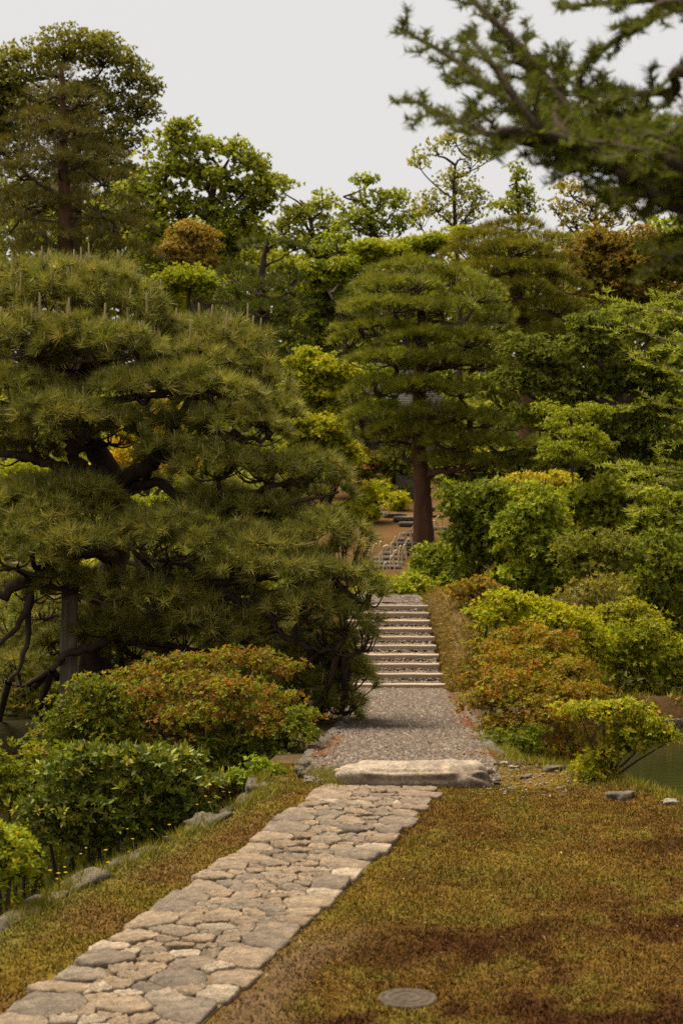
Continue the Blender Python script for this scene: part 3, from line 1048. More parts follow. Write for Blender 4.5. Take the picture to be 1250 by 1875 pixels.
def pads_px(lst, d0, dep=.9, sc=1.0):
    out = []
    for e in lst:
        d = d0 + (e[4] if len(e) > 4 else 0)
        s = d / F
        out.append((at(e[0], e[1], d), (e[2] * s * sc, e[2] * s * dep, e[3] * s)))
    return out


D0 = 12.7
hb = at(165, 1310, D0 + .3); hb[2] = float(ground_h(hb[0], hb[1])) - .03
trunk = [(*hb, .17), P4(175, 1190, 13, .13), P4(190, 1100, 13.1, .12), P4(215, 1000, 13.1, .115), P4(212, 900, 13.0, .11), P4(180, 830, 12.9, .095), P4(148, 770, 12.9, .08), P4(160, 690, 13, .09), P4(185, 620, 13, .07), P4(190, 530, 13, .04)]
L3 = lambda *a: [P4(*p) for p in a]
limbs = [
    L3((208, 890, 12.95, .11), (240, 872, 12.7, .10), (275, 848, 12.4, .09), (310, 825, 12.3, .07), (380, 815, 12.3, .05), (470, 830, 12.3, .03)),
    L3((190, 860, 12.9, .07), (140, 862, 12.6, .065), (90, 848, 12.4, .06), (20, 830, 12.3, .05), (-60, 822, 12.3, .03)),
    L3((185, 880, 12.9, .08), (150, 855, 12.55, .075), (128, 815, 12.4, .07), (118, 780, 12.4, .04)),
    L3((212, 905, 12.9, .07), (290, 882, 12.5, .06), (340, 918, 12.3, .05), (400, 925, 12.2, .045), (455, 905, 12.2, .04), (530, 878, 12.2, .025)),
    L3((205, 1060, 13, .08), (270, 1058, 12.5, .075), (330, 1062, 12.2, .07), (390, 1078, 12.0, .06), (440, 1102, 11.9, .05), (480, 1112, 11.9, .04), (520, 1165, 11.8, .035), (570, 1188, 11.8, .03), (630, 1200, 11.8, .018)),
    L3((385, 1070, 12.0, .05), (450, 1062, 11.9, .045), (530, 1052, 11.8, .04), (610, 1062, 11.8, .02)),
    L3((208, 1020, 13, .09), (150, 1008, 12.6, .085), (110, 1022, 12.3, .08), (60, 1062, 12.1, .075), (0, 1090, 12, .06), (-70, 1110, 12, .04)),
    L3((60, 1062, 12.1, .045), (42, 1130, 12, .035), (0, 1180, 12, .025)),
    L3((55, 1068, 12.1, .04), (44, 1200, 12.05, .03), (15, 1250, 12, .018)),
    L3((195, 1110, 12.95, .07), (210, 1150, 12.5, .06), (170, 1188, 12.3, .05), (120, 1200, 12.2, .04), (95, 1228, 12.2, .03)),
    L3((155, 700, 12.95, .05), (95, 678, 12.6, .045), (40, 660, 12.4, .03), (-30, 650, 12.4, .02)),
    L3((160, 705, 12.95, .055), (215, 684, 12.5, .045), (265, 660, 12.3, .04), (310, 640, 12.3, .02)),
    L3((165, 735, 12.9, .05), (240, 727, 12.4, .045), (310, 718, 12.2, .04), (370, 714, 12.2, .03), (430, 735, 12.2, .02)),
    L3((290, 838, 12.35, .06), (330, 760, 12.8, .05), (372, 690, 12.9, .045), (405, 620, 12.9, .03)),
    L3((340, 770, 12.75, .045), (400, 790, 12.4, .04), (450, 803, 12.3, .03), (500, 808, 12.3, .02)),
    L3((450, 905, 12.2, .035), (500, 925, 12.1, .03), (560, 915, 12.1, .025), (620, 900, 12.1, .015)),
]
pads = pads_px([
    (130, 530, 130, 62, .1), (40, 540, 120, 52, .3), (215, 550, 85, 68, .0), (130, 505, 80, 40, .5), (275, 590, 45, 45, .1),
    (405, 615, 85, 52, .1), (345, 600, 60, 40, .4), (455, 650, 60, 50, .0), (480, 690, 55, 50, -.1), (370, 655, 65, 40, -.3),
    (60, 615, 110, 40, -.3), (180, 625, 110, 42, -.4), (255, 640, 65, 36, -.3), (-20, 640, 90, 40, 0),
    (30, 705, 110, 40, -.3), (130, 660, 70, 22, .2), (330, 690, 90, 36, -.5), (400, 715, 80, 34, -.5), (250, 700, 80, 30, -.6),
    (490, 745, 65, 42, -.3), (430, 770, 90, 36, -.5), (520, 720, 35, 45, .2),
    (150, 765, 105, 36, -.6), (60, 780, 90, 34, -.5), (-10, 770, 70, 40, -.2), (270, 745, 50, 16, .6),
    (320, 820, 70, 32, -.6), (400, 845, 80, 36, -.6), (485, 850, 80, 34, -.5), (560, 850, 70, 34, -.4), (600, 890, 55, 32, -.4), (540, 895, 60, 26, .2),
    (70, 920, 120, 42, -.6), (170, 925, 80, 34, -.5), (-30, 910, 60, 40, -.4), (60, 965, 110, 38, -.8), (230, 960, 75, 36, -.7), (150, 985, 90, 34, -.9),
    (310, 985, 95, 46, -.9), (410, 985, 90, 44, -.9), (500, 995, 90, 46, -.9), (580, 985, 80, 48, -.8), (640, 1000, 48, 46, -.7), (360, 950, 100, 34, -.3), (520, 950, 80, 34, -.2), (30, 1010, 90, 34, -1.0),
    (540, 1040, 80, 34, -1.1), (620, 1060, 75, 42, -1.0), (675, 1075, 38, 38, -.9), (450, 1030, 80, 24, -1.0),
    (560, 1105, 75, 32, -1.1), (630, 1125, 62, 34, -1.0), (660, 1165, 34, 30, -.9), (600, 1165, 55, 26, -.6),
    (230, 1065, 65, 32, -.7), (300, 1095, 75, 36, -.8), (370, 1120, 70, 36, -.8), (440, 1145, 65, 34, -.8), (150, 1070, 60, 26, .2), (260, 1140, 80, 34, -.1), (340, 1160, 80, 32, 0), (430, 1180, 70, 28, .1),
    (80, 1110, 60, 26, .6), (20, 1140, 60, 30, .8), (60, 1190, 70, 30, .9), (540, 1205, 60, 36, -.5), (620, 1225, 58, 38, -.6), (565, 1265, 75, 42, -.5), (625, 1275, 40, 34, -.5), (500, 1230, 60, 40, .2),
    (90, 745, 80, 30, -.7), (200, 790, 70, 26, -.2), (40, 820, 70, 24, -.1), (330, 770, 60, 26, -.2), (250, 880, 70, 22, .3), (110, 890, 100, 26, -.5), (400, 900, 70, 22, .3), (480, 920, 80, 26, -.4), (420, 920, 60, 22, -.5), (130, 1060, 70, 26, -.5), (60, 1080, 60, 24, -.3), (190, 1140, 70, 28, -.2), (110, 1170, 60, 26, .0), (250, 1180, 60, 26, .0), (40, 1230, 60, 30, .2), (110, 1260, 60, 30, .3), (330, 1050, 70, 24, -.2), (410, 1080, 70, 24, -.4), (500, 1110, 60, 26, -.5),
    (190, 1110, 60, 28, .5), (110, 1150, 60, 28, .9), (200, 1180, 55, 26, .6), (150, 1240, 70, 30, .5), (230, 1230, 50, 30, .5), (600, 1200, 70, 30, -.4), (560, 1225, 70, 34, -.1), (640, 1240, 50, 34, -.3), (590, 1290, 70, 30, -.2), (520, 1175, 60, 30, .1), (20, 1250, 60, 34, .6), (60, 1310, 80, 40, .6), (10, 1370, 60, 40, .3),
], D0, 1.0, 1.08)
pads = [(c, r * np.array([1, 1, 1.28])) for c, r in pads]
pine_cols = [(.106, .110, .045), (.138, .136, .062), (.072, .080, .030), (.175, .165, .088)]
root, rb, sh = pine('black_pine', 'large spreading black pine with tan upright shoots on the left of the path', hb, trunk, limbs, pads, .088, 46, .115, .0052, pine_cols, [4, 3, 3, 1.5], M['blackbark'], 1.9, 12, .011, candle=(.5,))
# new shoots: the tall ones one by one, the rest together
g = Geo()
for p in sh:
    h = random.uniform(.012, .045) if random.random() < .85 else random.uniform(.05, .09)
    q = np.array([p, p + [random.uniform(-.012, .012), random.uniform(-.012, .012), h]])
    tube(g, np.vstack([q[0] - [0, 0, .02], q[1]]), [.0055, .0042], 3, (.30, .25, .13))
M['shoot'] = attr_mat('pine_shoot', .7, .2, 200, .3, .003)
g.build('new_shoots', M['shoot'], root, rb, kind='stuff')
cm = Geo()
tube(cm, [(0, 0, -.03), (.001, 0, .03), (0, .001, .1), (.002, 0, .155), (0, 0, .175)], [.0075, .0085, .008, .0075, .004], 6, (.30, .23, .115))
proto = cm.build('candle', M['shoot'], root)
cme = proto.data
top = sh[(sh[:, 2] > 1.5 + (905 - 640) / F * 12.7)]
sel = top[rng.choice(len(top), min(170, len(top)), replace=False)]
for q, p in enumerate(sel):
    o = proto if q == 0 else proto.copy()
    if q:
        COL.objects.link(o); o.parent = root
    o.location = Vector((p - rb).tolist())
    s = random.uniform(.3, .7) if random.random() < .6 else random.uniform(.7, 1.2)
    o.scale = (random.uniform(.8, 1.1), random.uniform(.8, 1.1), s)
    o.rotation_euler = (random.uniform(-.07, .07), random.uniform(-.07, .07), 0)

# prop post under the pine's arching limb
pp = at(122, 1030, 12.35)
pz = float(ground_h(pp[0], pp[1]))
g = Geo()
hw = .065
hgt = pp[2] - pz + .05
rows = []
for z_ in np.linspace(-.1, hgt, 7):
    k = hw * (1 + .05 * math.sin(z_ * 5))
    rows.append([(k * a, k * b_, z_) for a, b_ in ((-1, -.8), (-.8, -1), (.8, -1), (1, -.8), (1, .8), (.8, 1), (-.8, 1), (-1, .8))])
V = np.array(rows).reshape(-1, 3)
ff = [[r_ * 8 + e, r_ * 8 + (e + 1) % 8, r_ * 8 + 8 + (e + 1) % 8, r_ * 8 + 8 + e] for r_ in range(6) for e in range(8)]
g.add(V, np.array(ff)); g.f.append(np.array([[48, 49, 50, 51, 52, 53, 54, 55]]))
o = g.build('prop_post', M['oldwood']); o.location = (pp[0], pp[1], pz); o.rotation_euler = (0, R(1.5), .2)
tag(o, 'dark weathered timber post propping a limb of the black pine', 'post')

# red pine in the centre
dC = 34.0
cb = at(775, 1000, dC); cb[2] = float(ground_h(cb[0], cb[1])) - .05
trunk = [(*cb, .27), P4(774, 950, dC, .215), P4(772, 880, dC, .185), P4(765, 800, dC, .155), P4(768, 700, dC, .15), P4(772, 600, dC, .12), P4(764, 510, dC, .07)]
limbs = [L3((780, 872, dC, .12), (800, 864, 33.6, .11), (830, 862, 33.3, .09), (880, 850, 33, .06), (950, 835, 33, .04)),
         L3((768, 780, dC, .08), (820, 770, 33.5, .07), (900, 760, 33.4, .04)), L3((768, 770, dC, .07), (720, 765, 33.6, .06), (660, 770, 33.6, .04)),
         L3((768, 690, dC, .08), (800, 676, 33.4, .07), (860, 670, 33.2, .05), (920, 700, 33.2, .03)), L3((768, 705, dC, .07), (730, 690, 33.4, .05), (680, 705, 33.3, .03)),
         L3((772, 590, dC, .07), (810, 590, 33.4, .06), (870, 600, 33.3, .03)), L3((772, 600, dC, .06), (720, 590, 33.5, .05), (660, 605, 33.5, .03))]
pads = pads_px([
    (755, 490, 80, 18, 0), (690, 520, 55, 20, -.3), (740, 520, 70, 20, -.8), (830, 505, 60, 22, 0), (870, 535, 60, 24, -.2), (905, 570, 38, 26, 0), (655, 555, 40, 20, 0),
    (720, 560, 95, 20, -.9), (810, 560, 70, 22, -.7), (890, 590, 50, 22, .1),
    (690, 600, 80, 22, -.4), (640, 620, 45, 20, .2), (770, 615, 75, 20, -1.0), (850, 620, 70, 22, -.7), (920, 625, 35, 24, 0),
    (720, 655, 85, 20, -1.0), (800, 655, 65, 20, -1.0), (870, 660, 65, 22, -.4), (925, 675, 38, 26, .1),
    (700, 705, 68, 24, -.6), (650, 725, 32, 22, 0), (770, 705, 70, 20, -1.1), (840, 710, 80, 24, -.8), (920, 730, 42, 26, -.2),
    (690, 755, 65, 26, -.5), (660, 780, 35, 26, 0), (790, 750, 60, 22, -1.1), (860, 765, 80, 24, -.8), (930, 770, 50, 24, -.2),
    (830, 805, 70, 26, -.9), (910, 810, 80, 24, -.9), (980, 825, 55, 24, -.5), (860, 845, 70, 22, -.8), (950, 850, 75, 20, -.8), (1000, 840, 28, 18, -.4), (900, 880, 50, 16, -.5), (745, 800, 40, 18, .6), (735, 825, 44, 18, .3), (700, 795, 50, 20, -.2), (815, 835, 50, 20, -.4), (780, 790, 60, 22, -.8), (720, 780, 60, 20, -.6), (850, 880, 50, 16, -.2)], dC, .9)
pine('red_pine', 'tall red pine with cloud-like tiers of needles beside the stepping stones', cb, trunk, limbs, pads, .13, 18, .17, .010, [(.108, .118, .030), (.14, .148, .038), (.075, .086, .022)], [4, 3, 3], M['redbark'], 2.4, 9, .022, sides=7)

dD = 43.0
b0 = at(965, 700, dD); b0[2] = float(ground_h(b0[0], b0[1])) - .1
trunk = [(*b0, .28), P4(962, 650, dD, .22), P4(950, 560, dD, .17), P4(935, 480, dD, .1), P4(935, 420, dD, .06)]
limbs = [L3((955, 590, dD, .1), (1000, 570, 42.6, .08), (1050, 600, 42.4, .04)), L3((945, 530, dD, .09), (900, 520, 42.5, .06), (870, 500, 42.5, .03)), L3((945, 520, dD, .09), (990, 505, 42.5, .06), (1020, 500, 42.5, .03))]
pads = pads_px([(935, 412, 60, 14), (890, 435, 70, 18, -.4), (985, 440, 70, 18, -.3), (935, 455, 80, 18, -1), (860, 462, 55, 20, 0), (1010, 480, 55, 20, 0), (900, 490, 80, 20, -.8), (970, 495, 80, 20, -1), (1030, 520, 50, 22, -.2), (950, 530, 85, 22, -1.1), (1000, 560, 75, 24, -.8), (1050, 575, 45, 22, -.2), (940, 580, 70, 24, -.6), (1010, 610, 75, 24, -.9), (1060, 625, 38, 20, -.4), (965, 630, 60, 22, -.4)], dD, .9)
pine('red_pine', 'olive rounded pine standing behind the right shoulder of the tall red pine', b0, trunk, limbs, pads, .17, 16, .21, .013, [(.10, .098, .02), (.125, .115, .028), (.07, .072, .016)], [4, 3, 3], M['redbark'], 2.3, 9, .025, sides=6)

dE = 46.0
b0 = at(485, 720, dE); b0[2] = float(ground_h(b0[0], b0[1])) - .1
trunk = [(*b0, .26), P4(485, 620, dE, .2), P4(478, 540, dE, .15), P4(482, 480, dE, .09), P4(490, 445, dE, .05)]
limbs = [L3((480, 560, dE, .09), (530, 535, 45.6, .06), (545, 510, 45.6, .03)), L3((480, 580, dE, .09), (440, 550, 45.6, .06), (425, 520, 45.6, .03)), L3((483, 490, dE, .06), (520, 470, 45.8, .04), (540, 455, 45.8, .02))]
pads = pads_px([(490, 446, 55, 12), (540, 450, 25, 8, .2), (435, 500, 42, 22, 0), (530, 505, 38, 22, 0), (480, 525, 55, 20, -.8), (425, 545, 36, 22, -.2), (540, 550, 34, 24, -.2), (480, 565, 65, 22, -1), (440, 590, 45, 22, -.5), (525, 600, 45, 24, -.5), (480, 615, 65, 22, -1), (420, 630, 35, 20, 0), (535, 645, 35, 22, -.2), (475, 655, 60, 22, -.8)], dE, .9)
pine('dark_pine', 'dark tiered pine standing behind the black pine below the pale treetops', b0, trunk, limbs, pads, .17, 16, .20, .013, [(.048, .060, .018), (.062, .072, .022), (.035, .045, .014)], [4, 3, 3], M['bark'], 2.5, 8, .025, sides=6)

dG = 52.0
b0 = at(122, 700, dG); b0[2] = float(ground_h(b0[0], b0[1])) - .1
trunk = [(*b0, .4), P4(122, 560, dG, .34), P4(121, 440, dG, .27), P4(120, 380, dG, .22), P4(118, 280, dG, .17), P4(117, 200, dG, .11), P4(115, 120, dG, .06)]
limbs = [L3((120, 368, dG, .1), (70, 335, 51.6, .07), (40, 310, 51.5, .04)), L3((119, 320, dG, .1), (170, 290, 51.6, .07), (200, 270, 51.5, .04)), L3((118, 240, dG, .08), (80, 220, 51.7, .05)), L3((121, 400, dG, .1), (190, 400, 51.5, .05)), L3((121, 410, dG, .1), (50, 400, 51.5, .05))]
pads = pads_px([(115, 135, 30, 16), (90, 170, 45, 20), (145, 180, 45, 20), (75, 215, 60, 20), (155, 225, 55, 22), (110, 245, 70, 20, -.6), (55, 265, 65, 22), (170, 275, 65, 22), (110, 295, 85, 22, -.8), (40, 315, 75, 22), (190, 325, 65, 22), (115, 340, 65, 20, .9), (50, 365, 85, 24), (190, 370, 80, 24), (20, 410, 75, 24), (210, 410, 75, 22), (80, 430, 60, 24, -.6), (165, 440, 65, 24, -.6), (30, 460, 90, 26), (220, 460, 80, 24)], dG, .9)
pine('tall_pine', 'tall hazy pine with a bare reddish trunk behind the top of the black pine', b0, trunk, limbs, pads, .26, 15, .30, .014, [(.070, .062, .028), (.085, .075, .034), (.052, .050, .022)], [4, 3, 3], M['redbark'], 2.0, 8, .025, sides=6)

# ------------------------------------------------------------------ broadleaved trees


def broadleaf(name, label, ells, base_px, d, lobe, dens, L, W, colors, weights, nl=4, tri=True, bark='bark', tr=.2, group=None, cat='tree', flat=.6, cover=1.0, fill=.25, twig=.02, forks=1, tipcol=None, up=.45):
    b0 = at(base_px[0], base_px[1], d)
    b0[2] = float(ground_h(b0[0], b0[1])) - .05
    root = thing(name, b0, label, cat, group)
    E = ells_px(ells, d)
    for (c, r) in list(E):
        o_ = dirs(1, -.3)[0]
        E.append((c + o_ * r * rng.uniform(.7, 1.05), r * rng.uniform(.35, .55)))
    L, W, dens, lobe, twig = L * .47, W * .5, dens * 3.6, lobe * .74, twig * .75
    gl_, gw = Geo(), Geo()
    cen = np.mean([e[0] for e in E], 0)
    topz = max(e[0][2] for e in E)
    for f in range(forks):
        dx = (f - (forks - 1) / 2) * tr * 4
        pts = [b0 + [dx * .2, 0, 0], b0 * .6 + cen * .4 + [dx * .6 + rng.normal() * tr, 0, 0], cen + [dx, 0, 0], np.array([cen[0] + dx * 1.5 + rng.normal() * tr * 2, cen[1], cen[2] * .45 + topz * .55])]
        tp = catmull(pts, 5)
        tube(gw, tp, np.linspace(tr, tr * .12, len(tp)), 7, lump=.15)
    for (c, r) in E[:len(ells)]:                     # limbs fork from the trunk to each part of the crown
        k = np.argmin(np.abs(tp[:, 2] - (c[2] - r[2] * 1.1 - abs(c[0] - cen[0]) * .5)))
        s = tp[k]
        mid = s * .5 + c * .5 + [0, 0, -.1 * np.linalg.norm(c - s)] + rng.normal(size=3) * .1 * r[0]
        lp = catmull([s, mid, c - [0, 0, r[2] * .5], c + [0, 0, r[2] * .5]], 4)
        tube(gw, lp, np.linspace(min(tr * .5, .02 + .07 * r[0]), min(.010, twig * .6), len(lp)), 5)
    gb = Geo()
    crown(gl_, gb, E, dens, L, W, nl, colors, weights, lobe, flat, tri, up, fill, twig, cover, tipcol=tipcol)
    gw.build('trunk', M[bark], root, b0, smooth=True)
    gb.build('branches', M[bark], root, b0, smooth=True, kind='stuff')
    gl_.build('crown', M['leaf'], root, b0, kind='stuff')
    return root


brownleaf = [(.108, .108, .042), (.135, .128, .05), (.085, .088, .034)]
green1 = [(.125, .145, .034), (.155, .17, .042), (.095, .115, .026), (.185, .19, .055)]
ygreen = [(.155, .175, .024), (.19, .2, .028), (.115, .14, .02), (.21, .195, .03)]
dkgreen = [(.06, .074, .016), (.082, .098, .02), (.045, .056, .013)]
rust = [(.14, .10, .036), (.11, .085, .028), (.085, .078, .024), (.2, .125, .042)]
pale = [(.145, .155, .055), (.175, .175, .065), (.115, .135, .042)]

broadleaf('broadleaf_tree', 'tallest tree with brownish airy crown reaching highest on the left skyline', [(120, 95, 75, 38), (60, 130, 65, 40), (190, 105, 55, 45), (235, 140, 38, 45), (30, 190, 70, 50), (255, 200, 38, 35), (170, 190, 75, 45), (100, 230, 90, 55), (285, 165, 15, 18), (225, 265, 60, 50), (20, 280, 60, 60), (160, 310, 90, 55), (250, 340, 60, 50), (60, 370, 90, 60), (220, 410, 80, 50), (0, 150, 50, 50), (-10, 230, 60, 60)], (160, 600), 64, .56, 24, .27, .2, brownleaf, [4, 3, 3], 4, tr=.42, cover=.9, fill=.06, twig=.03, flat=.5)
broadleaf('broadleaf_tree', 'fresh green tree at the step in the left skyline right of the tallest crown', [(330, 262, 45, 32), (375, 275, 40, 32), (440, 285, 35, 32), (475, 315, 22, 28), (300, 310, 50, 45), (380, 330, 60, 40), (445, 350, 48, 36), (330, 380, 65, 42), (410, 405, 60, 40), (470, 380, 30, 36), (290, 430, 55, 45), (370, 450, 60, 36), (500, 345, 18, 22), (440, 440, 50, 32), (250, 370, 50, 40), (310, 480, 70, 36), (420, 480, 50, 30)], (390, 640), 58, .60, 17, .34, .26, green1, [4, 3, 3, 1], 4, tr=.32, cover=.85, fill=.08, twig=.03, flat=.5)
broadleaf('broadleaf_tree', 'thin pale green tree with spreading bare limbs at the lowest dip of the skyline', [(520, 345, 20, 18), (590, 375, 30, 22), (550, 395, 36, 22), (605, 415, 28, 22), (560, 445, 42, 22), (520, 420, 26, 22), (600, 465, 32, 18), (640, 345, 0.1, .1)][:7], (590, 640), 60, .55, 15, .30, .22, pale + green1[:1], [3, 3, 2, 3], 4, tr=.2, cover=1.1, fill=.1, twig=.03, flat=.45)
broadleaf('broadleaf_tree', 'bright leafy tree in the middle of the skyline left of the thin branching tree', [(675, 335, 14, 9), (690, 375, 38, 26), (725, 370, 22, 24), (650, 405, 42, 26), (620, 450, 46, 28), (690, 420, 45, 28), (735, 410, 26, 28), (660, 470, 55, 24)], (670, 640), 57, .52, 18, .27, .2, [(.125, .15, .028), (.155, .18, .034), (.095, .12, .022)], [4, 3, 3], 4, tr=.2, cover=.85, fill=.12, twig=.03, flat=.5)
broadleaf('broadleaf_tree', 'slender open tree with twiggy bare top rising above the red pine', [(800, 275, 26, 22), (835, 260, 26, 16), (770, 300, 14, 24), (860, 300, 22, 24), (835, 340, 42, 30), (870, 365, 26, 26), (800, 375, 46, 28), (850, 400, 46, 24), (770, 405, 26, 26), (890, 290, 12, 16)], (835, 600), 58, .5, 13, .24, .17, [(.165, .165, .048), (.2, .19, .055), (.13, .135, .036)], [4, 3, 3], 4, tr=.14, cover=.9, fill=.05, twig=.03, flat=.6)
broadleaf('broadleaf_tree', 'small narrow green tree poking up under the hanging fir bough', [(945, 325, 18, 22), (950, 360, 26, 20), (930, 385, 26, 16), (968, 385, 20, 18)], (945, 560), 61, .45, 20, .28, .2, green1, [4, 3, 3, 1], 4, tr=.16, cover=.8, fill=.08, twig=.03)
broadleaf('broadleaf_tree', 'sparse brownish tree with bare twigs on the right of the skyline', [(1045, 350, 30, 22), (1020, 385, 24, 22), (1080, 375, 34, 26), (1135, 365, 30, 26), (1160, 395, 26, 22), (1110, 405, 34, 22), (1055, 410, 36, 20)], (1090, 600), 60, .52, 12, .26, .19, [(.15, .125, .05), (.12, .115, .04), (.18, .14, .06)], [4, 3, 2], 4, tr=.14, cover=.9, fill=.06, twig=.035)
broadleaf('broadleaf_tree', 'rust and olive rounded tree on the right behind the dark maples', [(1100, 445, 50, 30), (1170, 450, 45, 28), (1060, 470, 40, 28), (1130, 490, 60, 32), (1200, 490, 50, 35), (1245, 500, 40, 32), (1100, 530, 60, 32), (1180, 540, 60, 32)], (1130, 700), 47, .45, 60, .20, .13, rust, [4, 3, 3, 1], 5, tr=.25, fill=.3, twig=.025)
broadleaf('broadleaf_tree', 'small copper leaved tree between the tall pine and the dark tiered pine', [(345, 425, 32, 22), (375, 450, 24, 26), (330, 465, 36, 24), (370, 485, 30, 20)], (350, 640), 53, .42, 64, .20, .12, [(.20, .14, .07), (.16, .11, .052), (.13, .10, .042)], [4, 3, 3], 5, tr=.16, fill=.2)
broadleaf('broadleaf_tree', 'small yellow green tree tucked left of the dark tiered pine', [(350, 515, 50, 26), (390, 540, 30, 26), (310, 530, 40, 30)], (350, 700), 50, .4, 64, .2, .12, ygreen, [4, 2, 3, 1], 5, tr=.15, fill=.3)
broadleaf('maple_tree', 'yellow green maple crown rising between the red pine and the skyline trees', [(720, 465, 75, 22), (660, 480, 40, 22), (790, 450, 55, 20), (830, 435, 40, 18), (760, 490, 60, 22)], (720, 700), 50, .40, 80, .19, .11, ygreen, [5, 4, 3, 2], 5, tr=.2, flat=.45, fill=.4)
broadleaf('maple_tree', 'green maple filling the gap left of the red pine', [(690, 690, 46, 24, -4), (735, 705, 36, 22, -4), (690, 750, 50, 24, -4), (750, 660, 40, 20, -4), (600, 510, 42, 30), (635, 500, 30, 28), (590, 560, 40, 36), (630, 570, 36, 34), (590, 620, 40, 32), (620, 540, 30, 30), (575, 500, 30, 26), (570, 600, 30, 40), (610, 650, 40, 30), (560, 650, 40, 30), (650, 610, 26, 26)], (605, 760), 49, .36, 72, .2, .12, [(.10, .125, .016), (.14, .15, .018), (.075, .095, .014)], [4, 3, 3], 5, tr=.18, flat=.5, fill=.45)
broadleaf('maple_tree', 'bright yellow green maple lower left of the red pine above the slope', [(600, 675, 45, 28), (560, 700, 36, 34), (630, 710, 36, 26), (590, 730, 45, 26), (540, 740, 32, 32), (575, 660, 30, 20), (555, 665, 26, 22), (610, 755, 40, 20), (570, 765, 34, 24), (645, 690, 20, 14), (650, 750, 26, 20)], (590, 860), 41, .30, 100, .17, .10, [(.18, .195, .02), (.22, .205, .022), (.13, .15, .018)], [4, 2, 3], 5, tr=.14, flat=.42, fill=.4)
broadleaf('maple_tree', 'light green maple spilling beside the black pine above the flowering azalea', [(590, 790, 48, 30), (560, 830, 40, 26), (620, 820, 40, 26), (545, 790, 36, 30), (640, 845, 30, 18)], (590, 900), 37, .28, 110, .16, .10, [(.17, .18, .018), (.13, .15, .016), (.21, .2, .022)], [4, 3, 2], 5, tr=.12, flat=.45, fill=.4)
broadleaf('maple_tree', 'golden yellow maple glowing through the gap in the black pine', [(280, 750, 48, 36), (240, 800, 46, 36), (310, 790, 40, 30), (230, 850, 60, 30), (320, 850, 60, 30)], (270, 1010), 24, .2, 200, .10, .06, [(.30, .22, .025), (.36, .24, .03), (.2, .19, .02)], [4, 2, 3], 5, tr=.09, flat=.5, fill=.3, twig=.012)
broadleaf('shrub', 'yellow green shrub peeping under the low limbs of the black pine', [(330, 960, 130, 50), (480, 960, 80, 40), (150, 1120, 90, 50), (330, 1080, 110, 50), (430, 1060, 80, 40), (220, 1190, 50, 26), (60, 1120, 70, 50), (20, 880, 60, 40)], (300, 1230), 19, .2, 150, .09, .055, [(.15, .165, .018), (.12, .14, .018), (.2, .2, .02)], [4, 3, 2], 5, tr=.07, cat='shrub', flat=.5, fill=.3, twig=.012)

broadleaf('dark_tree', 'dark twin-trunked tree shading the right of the far bank', [(1010, 660, 70, 36), (1090, 640, 60, 34), (960, 700, 60, 36), (1040, 720, 75, 36), (1130, 700, 70, 40), (1200, 670, 70, 40), (1220, 740, 60, 40), (1000, 770, 75, 36), (1090, 790, 80, 36), (1180, 800, 80, 40), (1240, 830, 50, 40), (960, 640, 50, 30), (1100, 590, 60, 30), (1190, 600, 60, 36), (1060, 850, 80, 36), (1170, 860, 80, 36)], (1140, 960), 31, .28, 74, .15, .085, dkgreen, [4, 3, 3], 5, tr=.17, flat=.4, fill=.35, forks=2, twig=.016, tipcol=((.12, .13, .02), .06))
broadleaf('maple_tree', 'light green maple spray arching in front of the dark twin-trunked tree', [(1045, 765, 34, 16), (1085, 755, 30, 18, .6), (1065, 795, 36, 18, -.3), (1020, 785, 30, 18, .5), (1000, 750, 22, 14, .9), (1095, 815, 26, 18, .2), (1035, 820, 34, 16, -.4), (1075, 840, 36, 16, .5), (1010, 840, 26, 16, .6)], (1060, 930), 26, .17, 240, .085, .05, [(.13, .15, .02), (.105, .125, .018), (.16, .17, .026)], [4, 3, 2], 5, tr=.03, flat=.35, fill=.1, twig=.008)


